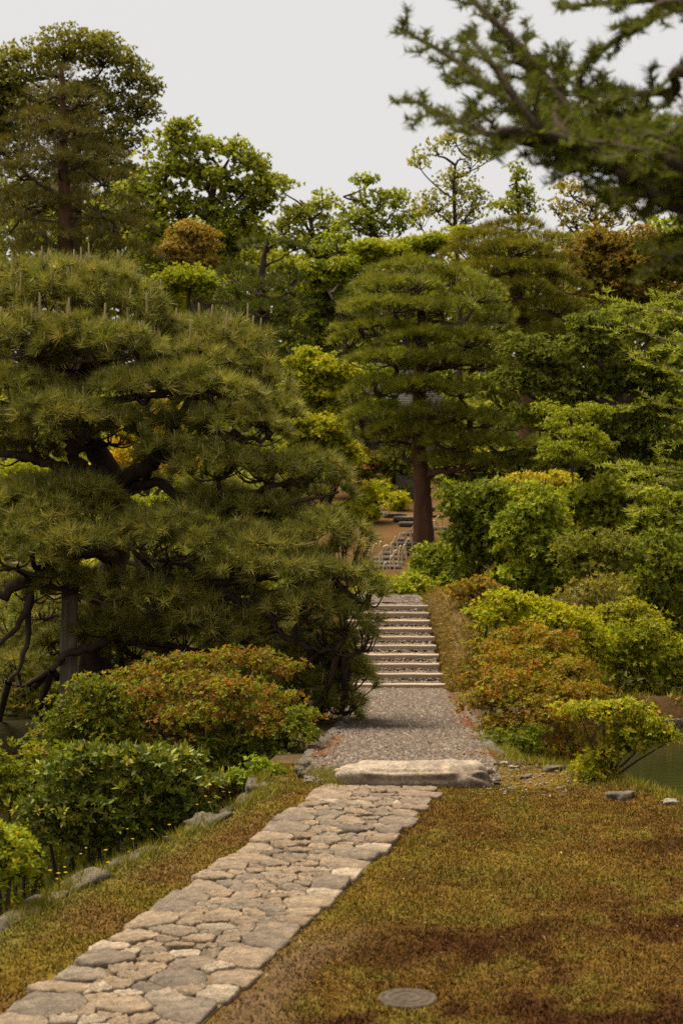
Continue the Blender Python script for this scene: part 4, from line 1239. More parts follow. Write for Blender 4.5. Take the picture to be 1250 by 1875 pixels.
def shrub(name, label, ells, base_px, d, lobe, dens, L, W, colors, weights, leaf='leaf', tri=False, nl=5, cat='shrub', group=None, flat=.65, fill=.35, cover=1.0, tr=.03, twig=.008, tipcol=None, stems=4, up=.45, bark='bark', zmin=-.8, spread=(.7, 1.25), skirt=True, sat=2):
    b0 = at(base_px[0], base_px[1], d)
    gz = float(ground_h(b0[0], b0[1]))
    b0[2] = gz - .03
    root = thing(name, b0, label, cat, group)
    E = ells_px(ells, d)
    for (c, r) in list(E):
        for q in range(sat):
            o_ = dirs(1, -.3)[0]
            E.append((c + o_ * r * rng.uniform(.6, .95), r * rng.uniform(.32, .52) * np.array([1, 1, .9])))
    if skirt:
        for (c, r) in list(E[:len(ells)]):
            if c[2] - r[2] > gz + .05 and not any(abs(c2[0] - c[0]) < r2[0] and c2[2] < c[2] - .5 * r[2] for c2, r2 in E[:len(ells)]):
                zz = (c[2] - r[2] * .6 + gz) / 2
                E.append((np.array([c[0] * .8 + b0[0] * .2, c[1], zz]), np.array([r[0] * .85, r[1] * .85, max(.06, (c[2] - r[2] * .6 - gz) * .55)])))
    flat, lobe = flat * .72, lobe * 1.12
    L, W, dens, cover, fill = L * .76, W * .78, dens * 1.65, cover * 1.08, max(0.0, fill - .08)
    gl_, gw = Geo(), Geo()
    for (c, r) in E[:len(ells)]:
        if c[2] - r[2] * .4 < b0[2] + .12: continue
        s = b0 + [rng.normal() * tr * 1.5, rng.normal() * tr * 1.5, 0]
        mid = s * .55 + c * .45 + rng.normal(size=3) * .12 * r[0]
        lp = catmull([s, mid, c - [0, 0, r[2] * .4]], 5)
        tube(gw, lp, np.linspace(tr, twig, len(lp)), 5, lump=.2)
    crown(gl_, gw, E, dens, L, W, nl, colors, weights, lobe, flat, tri, up, fill, twig, cover, zmin, tipcol, spread)
    gw.build('stems', M[bark], root, b0, smooth=True)
    gl_.build('leaves', M[leaf], root, b0, kind='stuff')
    return root


# ---- far bank
shrub('shrub', 'tall fresh green shrub right of the red pine trunk with a thin dark stem', [(985, 925, 50, 38), (1010, 970, 42, 40), (975, 1000, 45, 44), (1020, 1030, 36, 40), (1000, 1075, 40, 34), (950, 960, 35, 36), (950, 1050, 40, 30)], (990, 1110), 24.5, .20, 170, .10, .055, [(.12, .145, .02), (.15, .17, .024), (.085, .105, .016)], [4, 3, 3], tri=True, tr=.04)
shrub('shrub', 'dark green leafy shrub between the red pine trunk and the tall fresh shrub', [(850, 930, 40, 36), (885, 960, 45, 44), (850, 985, 40, 34), (905, 910, 40, 30), (915, 1010, 40, 36), (830, 905, 25, 26)], (880, 1060), 26.5, .22, 130, .11, .06, [(.075, .095, .016), (.1, .12, .018), (.055, .07, .012)], [4, 3, 3], tri=True, tr=.05)
shrub('shrub', 'yellowish topped shrub behind the tall fresh shrub', [(960, 900, 60, 26), (1010, 890, 40, 22)], (970, 1000), 29, .24, 130, .11, .06, [(.2, .17, .03), (.15, .15, .026), (.22, .15, .04)], [4, 3, 1], tri=True, tr=.04)
shrub('shrub', 'broad leaved green shrub filling the bank below the dark tree', [(1120, 905, 70, 30), (1190, 930, 60, 36), (1110, 945, 60, 30), (1060, 920, 40, 30), (1240, 950, 40, 40), (1160, 970, 60, 26)], (1140, 1020), 26, .22, 130, .11, .06, [(.115, .13, .02), (.08, .10, .016), (.15, .16, .026)], [4, 3, 2], tri=True, tr=.04)
shrub('shrub', 'grey green fine leaved shrub low on the right bank', [(1090, 1000, 60, 30), (1050, 1010, 45, 28), (1130, 1010, 40, 26), (1080, 1040, 60, 26)], (1085, 1080), 23, .18, 190, .075, .035, [(.085, .09, .026), (.065, .072, .02), (.10, .095, .03)], [4, 3, 2], tri=True)
shrub('shrub', 'mid green shrub at the right edge above the clipped azaleas', [(1205, 1020, 55, 40), (1240, 1070, 40, 45), (1190, 1075, 50, 36), (1240, 1130, 40, 36), (1205, 1120, 40, 30)], (1220, 1170), 20.5, .17, 200, .075, .045, [(.08, .095, .016), (.06, .075, .013), (.105, .115, .02)], [4, 3, 2], tri=True)
shrub('shrub', 'brownish twiggy shrub with bare pale stems on the mid right bank', [(1090, 1080, 45, 26), (1060, 1095, 40, 24), (1125, 1085, 32, 22)], (1100, 1150), 20, .15, 150, .07, .035, [(.12, .105, .04), (.095, .09, .03), (.14, .115, .05)], [4, 3, 2], tri=True, bark='palebark', cover=.7, fill=.1)
shrub('shrub', 'small green shrub at the foot of the red pine', [(800, 1020, 40, 30), (830, 1045, 34, 30), (775, 1045, 32, 28), (810, 1070, 45, 26)], (805, 1100), 27, .2, 150, .10, .055, [(.10, .125, .02), (.13, .15, .022), (.075, .09, .015)], [4, 3, 3], tri=True)
shrub('shrub', 'low bright green shrub across the path beyond the top of the steps', [(740, 1080, 40, 22), (705, 1090, 36, 22), (770, 1090, 36, 20), (680, 1075, 30, 26)], (735, 1115), 26, .18, 170, .10, .055, [(.15, .17, .02), (.12, .14, .018), (.18, .18, .024)], [4, 3, 2], tri=True)
shrub('shrub', 'bright yellow green bush left of the bare tan slope', [(650, 930, 30, 22), (668, 945, 20, 16), (640, 955, 32, 22), (684, 905, 18, 14)], (655, 985), 37, .24, 150, .13, .07, [(.19, .21, .02), (.15, .17, .018), (.22, .21, .022)], [4, 3, 2], tri=True)
shrub('shrub', 'small yellow green bush on the tan slope just left of the red pine trunk', [(733, 914, 15, 12), (726, 922, 10, 8)], (733, 932), 39, .18, 200, .12, .06, [(.22, .22, .02), (.16, .17, .018)], [3, 2], tri=True, sat=1)
shrub('shrub', 'olive bush on the slope above the stepping stones', [(695, 900, 24, 16), (705, 912, 18, 12)], (700, 925), 40, .22, 130, .14, .075, [(.12, .12, .02), (.16, .15, .02)], [3, 2], tri=True)
shrub('azalea', 'azalea dotted with pale pink blossom below the thatched roof', [(672, 842, 36, 18), (700, 850, 26, 18), (650, 860, 30, 16)], (680, 890), 41, .24, 130, .13, .08, [(.10, .115, .02), (.14, .14, .025), (.48, .26, .20), (.42, .20, .15)], [4, 3, 2, 1], tri=True, cat='azalea')
shrub('shrub', 'grey green rounded shrub right behind the red pine trunk', [(720, 835, 30, 24), (740, 855, 26, 24), (705, 860, 18, 16)], (725, 900), 41, .24, 120, .14, .06, [(.075, .085, .028), (.10, .105, .035)], [3, 2], tri=True)
shrub('shrub', 'dark olive undergrowth clump beneath the dark tree on the right', [(1180, 880, 80, 26), (1080, 880, 60, 26), (1240, 890, 40, 30), (990, 850, 50, 26), (920, 900, 50, 30)], (1130, 950), 33, .3, 80, .15, .08, dkgreen, [4, 3, 3], tri=True)

# ---- right bank, nearer
shrub('azalea', 'brownish bushy azalea just right of the turfed bridge shoulder', [(862, 1072, 38, 15), (895, 1088, 30, 16), (848, 1090, 24, 14), (880, 1115, 34, 18), (905, 1140, 26, 16)], (885, 1180), 20.5, .14, 230, .06, .032, [(.14, .10, .035), (.11, .09, .028), (.17, .10, .04), (.09, .09, .02)], [4, 3, 2, 2], tri=True, cat='azalea', cover=.8)
shrub('azalea', 'lime green clipped azalea behind the rust-red azalea on the right', [(920, 1105, 46, 22), (970, 1110, 46, 24), (1020, 1130, 48, 26), (1060, 1155, 42, 28), (1090, 1185, 26, 30), (980, 1140, 60, 26), (900, 1130, 40, 24), (1040, 1190, 50, 30)], (990, 1230), 16.2, .13, 330, .055, .03, [(.18, .19, .016), (.22, .21, .018), (.14, .155, .015)], [4, 3, 3], tri=True, cat='azalea', flat=.55)
shrub('azalea', 'rounded green azalea over the water at the right edge', [(1130, 1165, 46, 34), (1185, 1170, 46, 36), (1230, 1200, 40, 40), (1150, 1210, 48, 34), (1205, 1235, 42, 30), (1110, 1200, 26, 30), (1260, 1190, 30, 40)], (1180, 1262), 17.2, .13, 300, .06, .033, [(.12, .135, .018), (.09, .105, .015), (.155, .16, .02)], [4, 3, 3], tri=True, cat='azalea', flat=.55)
shrub('azalea', 'small yellowish azalea above the rounded green one at the right edge', [(1150, 1115, 40, 20), (1110, 1130, 30, 18), (1190, 1130, 30, 18)], (1150, 1175), 18.6, .13, 260, .06, .033, [(.14, .14, .02), (.11, .115, .018), (.18, .16, .03)], [4, 3, 2], tri=True, cat='azalea')
azred = [(.12, .058, .02), (.125, .085, .02), (.125, .112, .018), (.145, .078, .024), (.095, .092, .016)]
shrub('azalea', 'big rust-red and olive azalea on the right bank of the gravel path', [(960, 1168, 60, 22, 1.4), (1020, 1180, 45, 24, 1.2), (895, 1195, 40, 22, 1.0), (945, 1210, 60, 24, .7), (1040, 1225, 45, 28, .6), (880, 1245, 46, 24, .3), (955, 1255, 65, 28, .1), (1035, 1270, 50, 28, .2), (1085, 1275, 32, 24, .3), (905, 1285, 55, 26, 0), (985, 1310, 60, 32, -.1), (920, 1330, 50, 28, 0)], (965, 1400), 10.3, .085, 620, .036, .018, azred, [3, 4, 4, 2, 3], cat='azalea', flat=.5, tr=.022, twig=.005)
shrub('azalea', 'dark green lower azalea under the rust-red one beside the gravel', [(935, 1355, 44, 26), (962, 1362, 36, 30), (955, 1388, 28, 16)], (970, 1410), 10.0, .08, 700, .034, .017, [(.05, .065, .012), (.07, .085, .014), (.10, .10, .016)], [4, 3, 1], cat='azalea', flat=.6, tr=.02, twig=.005)
shrub('azalea', 'open low azalea with visible stems at the water on the right', [(1060, 1300, 34, 18), (1105, 1308, 40, 18), (1160, 1305, 40, 20), (1195, 1335, 38, 22), (1150, 1345, 40, 18), (1220, 1355, 22, 16), (1150, 1365, 34, 12), (1090, 1402, 32, 16), (1078, 1418, 24, 16), (1110, 1425, 28, 15), (1092, 1435, 26, 12), (1120, 1380, 30, 16)], (1105, 1442), 8.15, .06, 800, .031, .015, [(.15, .155, .016), (.19, .18, .02), (.10, .115, .014), (.22, .15, .025)], [4, 3, 3, 1], cat='azalea', flat=.5, tr=.009, twig=.003, fill=.45, skirt=False, sat=2, cover=1.5)

# ---- left bank, nearer
shrub('azalea', 'wide azalea mottled red, orange and green under the black pine', [(310, 1222, 52, 20), (385, 1212, 44, 18, .3), (460, 1206, 50, 20), (520, 1232, 36, 24, .1), (250, 1240, 40, 20, .2), (340, 1258, 60, 24, -.2), (430, 1262, 66, 24, -.3), (510, 1285, 46, 26, -.2), (265, 1285, 46, 24, -.3), (390, 1308, 66, 26, -.4), (475, 1325, 56, 28, -.4), (215, 1265, 36, 20, 0), (320, 1320, 56, 28, -.4), (535, 1330, 30, 28, -.2)], (390, 1470), 9.9, .085, 560, .036, .018, [(.105, .050, .02), (.13, .068, .024), (.105, .11, .018), (.10, .075, .02), (.07, .082, .014)], [4, 3, 4, 3, 4], cat='azalea', flat=.55, tr=.022, twig=.005, up=.5)
shrub('azalea', 'green azalea joining the left side of the red mottled one', [(160, 1270, 60, 36), (210, 1300, 60, 40), (130, 1320, 60, 40), (190, 1350, 75, 40), (90, 1360, 50, 36)], (170, 1460), 9.6, .085, 560, .036, .018, [(.066, .08, .014), (.088, .10, .016), (.046, .058, .011), (.13, .095, .02)], [4, 3, 3, 1], cat='azalea', flat=.55, tr=.02, twig=.005)
shrub('azalea', 'dark green azalea below the red mottled one beside the dirt bank', [(470, 1375, 65, 36), (530, 1350, 40, 32), (410, 1385, 55, 40), (440, 1420, 50, 30), (540, 1320, 26, 22)], (455, 1460), 9.5, .085, 560, .036, .018, [(.055, .07, .012), (.075, .09, .015), (.10, .11, .018)], [4, 3, 1], cat='azalea', flat=.6, tr=.02, twig=.005)
shrub('azalea', 'olive azalea at the left edge above the dark water', [(60, 1400, 60, 36), (20, 1430, 50, 40), (90, 1440, 50, 30), (40, 1470, 50, 26), (-20, 1400, 40, 50)], (45, 1500), 9.0, .08, 560, .036, .018, [(.09, .105, .016), (.07, .082, .014), (.12, .12, .02), (.14, .08, .022)], [4, 3, 2, .7], cat='azalea', flat=.6, tr=.02, twig=.005)
shrub('camellia', 'glossy broad-leaved bush with layered sprays beside the stone kerb', [(180, 1400, 60, 24), (250, 1385, 60, 22), (310, 1400, 46, 22), (330, 1440, 50, 24), (120, 1430, 56, 26), (220, 1440, 75, 28), (80, 1475, 45, 28), (160, 1485, 70, 30), (250, 1490, 65, 30), (330, 1490, 40, 28), (90, 1530, 50, 30), (180, 1540, 60, 28), (270, 1535, 45, 22)], (200, 1640), 7.5, .10, 470, .054, .019, [(.062, .080, .015), (.09, .108, .02), (.042, .056, .011), (.13, .13, .026)], [4, 3, 3, 1], 'glossleaf', cat='bush', flat=.3, tr=.022, twig=.005, up=.75, nl=7, tipcol=((.2, .17, .03), .06), spread=(.4, 1.05), fill=.25)
shrub('azalea', 'small leafy sprig bush at the end of the kerb', [(475, 1405, 22, 16), (450, 1425, 26, 16), (485, 1425, 18, 12)], (470, 1450), 8.35, .055, 700, .035, .018, [(.10, .135, .02), (.075, .10, .016), (.14, .17, .03)], [4, 3, 1], cat='shrub', flat=.6, tr=.012, twig=.004)
shrub('azalea', 'bright green bush cut by the left edge nearest the camera', [(-10, 1545, 50, 36), (20, 1580, 36, 28), (-20, 1610, 60, 34), (25, 1555, 26, 22)], (-10, 1690), 5.7, .05, 1000, .035, .015, [(.13, .16, .02), (.10, .125, .016), (.2, .12, .03), (.16, .18, .026)], [4, 3, .5, 2], cat='bush', flat=.6, tr=.015, twig=.004, up=.6)

# ------------------------------------------------------------------ firs on the right: boughs with combs of flat needles


def fir(name, label, base, h, lean, boughs, tw_len, NL, NW, colors, weights, tips, plane, step=.0026, tstep=.028, gapr=.9):
    base = np.array(base, float)
    base[2] = float(ground_h(base[0], base[1])) - .03
    root = thing(name, base, label, 'fir tree')
    g = Geo()
    tp = catmull([base, base + [lean * .3, 0, h * .35], base + [lean, 0, h * .7], base + [lean, 0, h]], 6)
    tube(g, tp, np.linspace(.17, .05, len(tp)), 10, lump=.1)
    g.build('trunk', M['bark'], root, base, smooth=True)
    gn = Geo()
    for bl in boughs:
        gb = Geo()
        pts = np.array([p[1] if p[0] == 'w' else at(*p) for p in bl])
        k = np.argmin(np.linalg.norm(tp - (pts[0] + [.5, 0, -.2]), axis=1))
        pts = np.vstack([tp[k], pts])
        bp = catmull(pts, 10)
        L_ = np.linalg.norm(np.diff(bp, axis=0), axis=1).sum()
        tube(gb, bp, np.linspace(.015, .003, len(bp)) * min(1.2, .5 + L_ * .35), 6, lump=.15)
        cs = 3.0 if bl[0][0] == 'w' else 1.0           # the added shading boughs carry fewer, larger sprays
        segs = [(bp[int(len(bp) * .22):], cs)]
        cum = np.concatenate([[0], np.cumsum(np.linalg.norm(np.diff(bp, axis=0), axis=1))])
        s = L_ * .22
        side = 1
        while s < L_ - .01:                          # side twigs, alternating, themselves forked
            p = np.array([np.interp(s, cum, bp[:, q]) for q in range(3)])
            p2 = np.array([np.interp(min(s + .03, L_), cum, bp[:, q]) for q in range(3)])
            T = unit(p2 - p + 1e-6)
            Sd = unit(np.cross(T, plane)) * side
            a = R(random.uniform(38, 62))
            dr = unit(T * math.cos(a) + Sd * math.sin(a) + rng.normal(size=3) * .22)
            ln = tw_len * random.uniform(.45, 1.15) * min(1, .35 + 1.4 * (L_ - s) / L_)
            q3 = p + dr * ln
            mid = p + dr * ln * .5 + rng.normal(size=3) * ln * .06
            tw = catmull([p, mid, q3 + T * ln * .15 + np.array([0, 0, .06 * ln])], 3)
            segs.append((tw, cs))
            tube(gb, tw, np.linspace(.0042, .0018, len(tw)), 3)
            nsub = int(ln / (tw_len * .2))
            for q in range(nsub + 1):
                e = tw[int(len(tw) * random.uniform(.2, .85))]
                sgn = 1 if q % 2 else -1
                d2 = unit(dr * .75 + np.cross(dr, plane) * sgn * .7 + rng.normal(size=3) * .2)
                t2 = catmull([e, e + d2 * ln * random.uniform(.22, .42)], 2)
                segs.append((t2, cs))
                tube(gb, t2, np.linspace(.0026, .0014, len(t2)), 3)
            side = -side
            s += tstep * (2 if cs > 1 else 1.25) * random.uniform(.6, 1.4)
        gb.build('bough', M['bark'], root, base, smooth=True)
        for (sp, kk_) in segs:
            cu = np.concatenate([[0], np.cumsum(np.linalg.norm(np.diff(sp, axis=0), axis=1))])
            m_ = max(6, int(cu[-1] / (step * kk_) * 2))
            tt = rng.random(m_) * cu[-1]
            P = np.stack([np.interp(tt, cu, sp[:, q]) for q in range(3)], -1)
            T = unit(np.stack([np.interp(np.minimum(tt + .01, cu[-1] + .01), np.append(cu, cu[-1] + .01), np.append(sp[:, q], 2 * sp[-1, q] - sp[-2, q])) for q in range(3)], -1) - P + 1e-6 * rng.normal(size=(m_, 3)))
            Sd = unit(np.cross(T, plane)) * np.where(rng.random(m_) < .5, 1, -1)[:, None]
            Up = np.cross(Sd, T)
            D = unit(Sd * .9 + T * .55 + np.asarray(plane) * rng.uniform(-.15, .75, (m_, 1)) + rng.normal(size=(m_, 3)) * .15)
            frac = tt / cu[-1]
            c = pick(colors, weights, m_, .2)
            tip = (frac > .62)[:, None] * (rng.random((m_, 1)) < .75) * tips[1]
            c = c * (1 - tip) + np.asarray(tips[0]) * tip
            leaf_faces(gn, P, D, np.tile(np.asarray(plane, float), (m_, 1)) + rng.normal(size=(m_, 3)) * .35, NL * rng.uniform(.7, 1.1, m_), NW * kk_ ** .7, c, True)
    gn.build('needles', M['firneedle'], root, base, kind='stuff')


boughs = [
    [(1290, 395, 3.7), (1180, 330, 3.75), (1080, 278, 3.8), (990, 225, 3.9), (900, 165, 4.0), (820, 105, 4.1), (725, 52, 4.2)],
    [(1230, 350, 3.75), (1120, 305, 3.8), (1000, 270, 3.85), (900, 250, 3.9), (820, 215, 4.0), (738, 180, 4.1)],
    [(1150, 310, 3.8), (1040, 200, 3.95), (960, 100, 4.05), (880, 20, 4.1), (830, -40, 4.2)],
    [(1120, 290, 3.8), (1010, 180, 4.0), (940, 100, 4.1), (900, 60, 4.1), (960, -30, 4.1)][:4],
    [(1270, 300, 3.6), (1180, 240, 3.7), (1100, 200, 3.8), (1060, 150, 3.8), (1100, 85, 3.8), (1180, 50, 3.7)][:5],
    [(1300, 20, 3.6), (1180, 45, 3.7), (1100, 95, 3.8), (1050, 140, 3.85)],
    [(1320, -20, 3.6), (1200, 0, 3.7), (1110, 8, 3.75), (1020, 18, 3.8)],
    [(1310, 160, 3.6), (1230, 170, 3.65), (1150, 175, 3.7), (1070, 180, 3.8)],
    [(1310, 330, 3.5), (1220, 290, 3.5), (1130, 270, 3.55), (1050, 250, 3.6)],
    [(1330, 210, 3.4), (1270, 220, 3.4), (1210, 250, 3.45), (1130, 240, 3.5)],
    [(1330, 470, 3.6), (1270, 450, 3.6), (1220, 480, 3.6), (1170, 500, 3.6)],
    [(1060, 270, 3.8), (980, 230, 3.75), (900, 120, 3.8), (850, 60, 3.9)],
    [(1010, 260, 3.85), (930, 270, 3.9), (870, 285, 3.9), (820, 300, 3.9)][:3],
]
boughs = [[(a, b_, d * .72) for a, b_, d in bl] for bl in boughs]
for q in range(12):  # unseen overhead boughs, added to shade the near right lawn
    a_, z_ = R(60 + q * 13 + random.uniform(-6, 6)), random.uniform(3.55, 4.0)
    ln = random.uniform(1.9, 3.3)
    o_ = np.array([1.36, 2.75, z_])
    e_ = np.array([math.cos(a_), math.sin(a_), 0]) * ln
    boughs.append([('w', o_ + e_ * t_ + np.array([0, 0, .12 * math.sin(3 * t_) + .16 * max(0.0, e_[1] * t_)])) for t_ in (.12, .4, .7, 1.0)])
fir('fir_tree', 'fir whose soft dark boughs hang into the top right corner against the sky', (1.28, 2.75, 0), 5.4, .08, boughs, .135, .021, .0036, [(.060, .075, .016), (.080, .095, .02), (.042, .054, .012)], [4, 3, 3], ((.11, .125, .022), .35), unit(np.array([-.12, -.75, .65])), .0024, .021)
boughs = [
    [(1320, 590, 6.7), (1230, 575, 6.9), (1160, 560, 7.0), (1085, 540, 7.1)],
    [(1320, 650, 6.6), (1240, 630, 6.7), (1180, 610, 6.8), (1120, 585, 6.9)],
    [(1330, 700, 6.5), (1260, 690, 6.6), (1200, 665, 6.7), (1140, 640, 6.8)],
    [(1330, 770, 6.6), (1270, 755, 6.7), (1210, 740, 6.8), (1165, 715, 6.9)],
    [(1340, 560, 6.9), (1270, 530, 7.0), (1220, 545, 7.1), (1180, 540, 7.1)],
    [(1340, 880, 6.8), (1250, 860, 6.9), (1180, 855, 7.0), (1105, 850, 7.1)],
    [(1340, 950, 6.7), (1270, 930, 6.8), (1210, 935, 6.9), (1160, 945, 7.0)],
    [(1340, 910, 6.9), (1260, 890, 7.0), (1210, 880, 7.1), (1150, 895, 7.2)],
]
fir('fir_tree', 'fir with pale green fresh tips reaching in from the right edge at mid height', (2.05, 6.2, 0), 4.6, .05, boughs, .30, .036, .0062, [(.095, .115, .014), (.12, .14, .016), (.065, .082, .012)], [4, 3, 3], ((.25, .26, .028), .6), unit(np.array([-.1, -.35, .93])), .006, .055)

# ------------------------------------------------------------------ stepping stones, bamboo hoops, boulder, tea house, shore stakes
steps = thing('stone_steps', at(715, 1020, 32), 'flight of dark flat stepping stones climbing the tan slope', 'stone steps')
sp0 = np.array(steps.location)
for q, (px, py, d, wpx) in enumerate(((706, 1043, 31, 62), (708, 1031, 31.5, 58), (712, 1021, 32, 56), (724, 1011, 32.6, 50), (733, 1003, 33.2, 52), (740, 994, 33.8, 48), (747, 986, 34.4, 46), (755, 975, 35.2, 40), (752, 955, 36.4, 46), (740, 945, 37.2, 40), (722, 940, 37.8, 44), (698, 937, 38.2, 30), (800, 968, 36, 34), (796, 928, 38, 30))):
    p = at(px, py, d)
    gz = float(ground_h(p[0], p[1]))
    o = rock_mesh('step', (wpx / F * d, .36, .12), q + 40, M['darkrock'], .14, .5, 9)
    o.parent = steps
    o.location = Vector((p[0], p[1], max(p[2] - .06, gz + .0))) - Vector(sp0.tolist()); o.rotation_euler = (0, 0, random.uniform(-.15, .15))
hm = None
HL = 'low split-bamboo hoop stuck in the slope along the left side of the stepping stones'
HR = 'low split-bamboo hoop stuck in the slope along the right side of the stepping stones'
for q, (px, py, d, wpx, hpx, rot, lab) in enumerate((
        (677, 1040, 30.6, 9, 28, 1.1, HL), (688, 1035, 30.9, 16, 34, .5, HL), (697, 1028, 31.2, 8, 32, 1.2, HL), (708, 1015, 31.7, 24, 28, .2, HL), (718, 1008, 32.2, 9, 26, 1.2, HL), (724, 1000, 32.6, 10, 30, .9, HL), (735, 997, 33, 18, 30, .5, HL), (748, 985, 33.6, 14, 28, .6, HL), (757, 976, 34.2, 14, 26, .5, HL),
        (705, 1052, 30.4, 9, 18, 1.0, HR), (718, 1047, 30.6, 11, 26, .9, HR), (724, 1042, 30.9, 12, 30, .8, HR), (733, 1036, 31.3, 8, 32, 1.2, HR), (740, 1030, 31.8, 9, 28, 1.1, HR), (748, 1022, 32.3, 16, 30, .4, HR), (788, 982, 34.4, 12, 20, .4, HR), (794, 965, 35, 18, 26, .3, HR), (803, 968, 35.4, 14, 20, .4, HR))):
    p = at(px, py, d)
    gz = float(ground_h(p[0], p[1])) - .02
    g = Geo()
    wv, hv = wpx / F * d * 1.0, hpx / F * d * 1.15
    a = np.linspace(0, np.pi, 13)
    P = np.stack([-wv / 2 * np.cos(a), np.zeros(13), hv * np.sin(a) ** .7], -1)
    tube(g, P, .0145, 5)
    o = g.build('bamboo_hoop', M['bamboo'], smooth=True)
    o.location = (p[0], p[1], max(gz, p[2])if abs(gz - p[2]) < .15 else gz); o.rotation_euler = (0, 0, rot * .6)
    row = q if lab == HL else q - 9
    nth = ('lowest', 'second lowest', 'third lowest', 'fourth lowest', 'middle', 'fourth highest', 'third highest', 'second highest', 'highest')[row]
    tag(o, nth + (' split-bamboo hoop in the row left of the stepping stones' if lab == HL else ' split-bamboo hoop in the row right of the stepping stones'), 'bamboo hoop', 'bamboo hoops on the left of the steps' if lab == HL else 'bamboo hoops on the right of the steps')
p = at(744, 878, 41)
o = rock_mesh('boulder', (.62, .6, .75), 71, M['darkrock'], .18, .8, 12)
o.location = (p[0], p[1], float(ground_h(p[0], p[1])) + .2)
tag(o, 'dark rounded boulder on the slope behind the red pine trunk', 'boulder')

# tea house with a hipped shingle roof, mostly behind the red pine
hbase = at(700, 800, 47.0); hbase[2] = float(ground_h(hbase[0], hbase[1])) - .1
house = thing('tea_house', hbase, 'rustic tea house with grey hipped shingle roof hidden behind the red pine', 'house')
ez = at(700, 765, 47)[2] - hbase[2]                  # eave height
rz_ = at(700, 668, 47)[2] - hbase[2]


def boxv(g, a, b_):
    a, b_ = np.array(a), np.array(b_)
    V = np.array([[(a, b_)[i][0], (a, b_)[j][1], (a, b_)[k][2]] for i in (0, 1) for j in (0, 1) for k in (0, 1)])
    g.add(V, np.array([[0, 1, 3, 2], [4, 6, 7, 5], [0, 4, 5, 1], [2, 3, 7, 6], [0, 2, 6, 4], [1, 5, 7, 3]]))


g = Geo(); boxv(g, (-1.6, -1.0, 0), (1.6, 1.6, ez + .1)); g.build('wall', M['plaster'], house)
for xx_ in (-1.62, -.55, .5, 1.6):
    g = Geo(); boxv(g, (xx_ - .06, -1.07, 0), (xx_ + .06, -.985, ez + .08)); g.build('post', M['oldwood'], house)
g = Geo(); boxv(g, (-.49, -1.03, .3), (.44, -.99, ez - .25)); g.build('shutter', M['oldwood'], house)
g = Geo()
nc = 22
for k in range(nc):                                  # shingle courses, each lapping the one below
    f0, f1 = k / nc, (k + 1) / nc
    hx0, hy0, hx1, hy1 = 2.35 - 1.5 * f0, 2.0 - 1.95 * f0, 2.35 - 1.5 * f1 - .02, 2.0 - 1.95 * f1 - .02
    z0, z1 = ez - .1 + (rz_ - ez) * f0, ez - .1 + (rz_ - ez) * f1
    V = [(-hx0, .3 - hy0, z0), (hx0, .3 - hy0, z0), (hx0, .3 + hy0, z0), (-hx0, .3 + hy0, z0), (-hx0, .3 - hy0, z0 + .022), (hx0, .3 - hy0, z0 + .022), (hx0, .3 + hy0, z0 + .022), (-hx0, .3 + hy0, z0 + .022), (-hx1, .3 - hy1, z1 + .02), (hx1, .3 - hy1, z1 + .02), (hx1, .3 + hy1, z1 + .02), (-hx1, .3 + hy1, z1 + .02)]
    f_ = []
    for q in range(4):
        f_ += [[q, (q + 1) % 4, 4 + (q + 1) % 4, 4 + q], [4 + q, 4 + (q + 1) % 4, 8 + (q + 1) % 4, 8 + q]]
    g.add(V, np.array(f_))
rf = g.build('roof', M['shingle'], house)
g = Geo(); boxv(g, (-.95, .18, rz_ - .12), (.95, .42, rz_ + .06)); g.build('ridge', M['oldwood'], rf)

stk = thing('stake_edging', (4.0, 16.5, WATER_Z), 'row of wooden stakes holding the far pond shore at the right edge', 'edging')
for q in range(46):
    xs = 3.15 + q * .062
    ysq = float(np.interp(xs, [1.2, 1.6, 2.5, 3.3, 6, 12], [12.5, 13.6, 15.4, 16.5, 16.9, 17.5])) - .16
    g = Geo()
    tube(g, [(0, 0, -.5), (0, 0, .0), (.002, 0, .09 + random.uniform(-.012, .012))], .029, 6)
    o = g.build('stake', M['oldwood'], stk)
    o.location = (xs - 4.0, ysq - 16.5, 0)

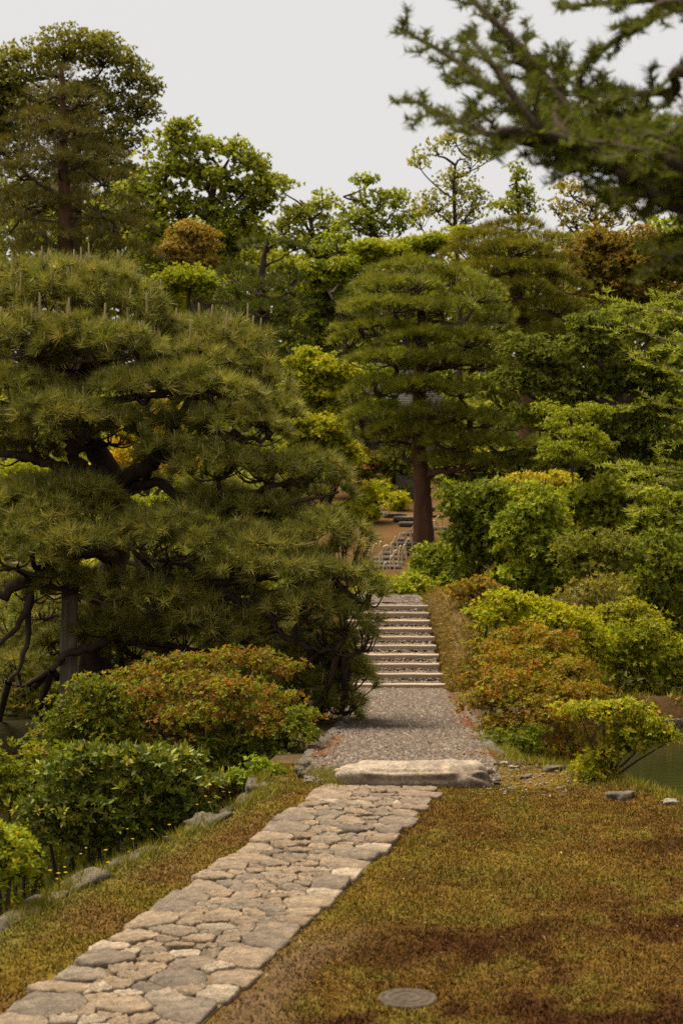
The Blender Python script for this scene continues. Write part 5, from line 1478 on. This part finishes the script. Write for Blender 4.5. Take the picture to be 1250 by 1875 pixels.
# ------------------------------------------------------------------ woodland floor and the far wood behind everything
n = 15000
x = rng.uniform(-16, 18, n); y = 24 + 40 * rng.random(n)
keep = ~((np.abs(x - 1.0) < 2.0) & (y < 42)) & (y > 24 + 5 * (x < -2)) & ~((x > 1.5) & (x < 4) & (y < 30) & (rng.random(n) < .5))
x, y = x[keep], y[keep]; m2 = 12000
x2 = rng.uniform(-7, 8, m2); y2 = rng.uniform(11, 25, m2)
k2 = ((x2 < -.45) & (y2 > 12.6)) | ((x2 > 1.75) & (y2 > np.interp(x2, [1.2, 1.6, 2.5, 3.3, 6, 12], [12.5, 13.6, 15.4, 16.5, 16.9, 17.5]) + .25))
x2, y2 = x2[k2], y2[k2]
n = len(x)
hgt = rng.random(n) ** 1.6 * (.5 + 1.6 * fbm(x, y, 4, 19))
A = unit(rng.normal(size=(n, 3)) * .5 + [0, -.3, .8])
g = Geo()
rosettes(g, np.stack([x, y, ground_h(x, y) + hgt], -1), A, 5, .26, .15, pick([(.085, .098, .018), (.12, .13, .022), (.06, .07, .014), (.16, .16, .022)], [4, 3, 3, 1], n, .2), True)
m2 = len(x2)
A2 = unit(rng.normal(size=(m2, 3)) * .5 + [0, -.3, .8])
rosettes(g, np.stack([x2, y2, ground_h(x2, y2) + .22 * rng.random(m2) ** 1.5], -1), A2, 5, .09, .045, pick([(.05, .055, .014), (.07, .075, .016), (.04, .04, .012), (.10, .075, .025)], [4, 3, 3, 1.5], m2, .2), True)
g.build('undergrowth', M['leaf'], ground, kind='stuff')
n = 20000
x = rng.uniform(-22, 24, n); y = rng.uniform(67, 78, n)
tops = np.interp(x, [-22, -12, -6, 0, 5, 12, 24], [16, 15.5, 13.6, 11.6, 12, 13.5, 15]) + (fbm(x, y, 3.5, 23) - .5) * 3.0
zz = ground_h(x, y) + (tops - ground_h(x, y)) * rng.random(n) ** .8
g = Geo()
A = unit(rng.normal(size=(n, 3)) * .6 + [0, -.3, .6])
rosettes(g, np.stack([x, y, zz], -1), A, 5, .36, .22, pick([(.12, .135, .022), (.15, .165, .026), (.09, .105, .018), (.17, .16, .036)], [4, 3, 3, 1], n, .2), True)
g.build('far_wood', M['leaf'], kind='stuff')
tri = sum((len(o.data.loops) - 2 * len(o.data.polygons)) for o in S.objects if o.type == 'MESH')
print('triangles', tri, 'objects', len(S.objects))
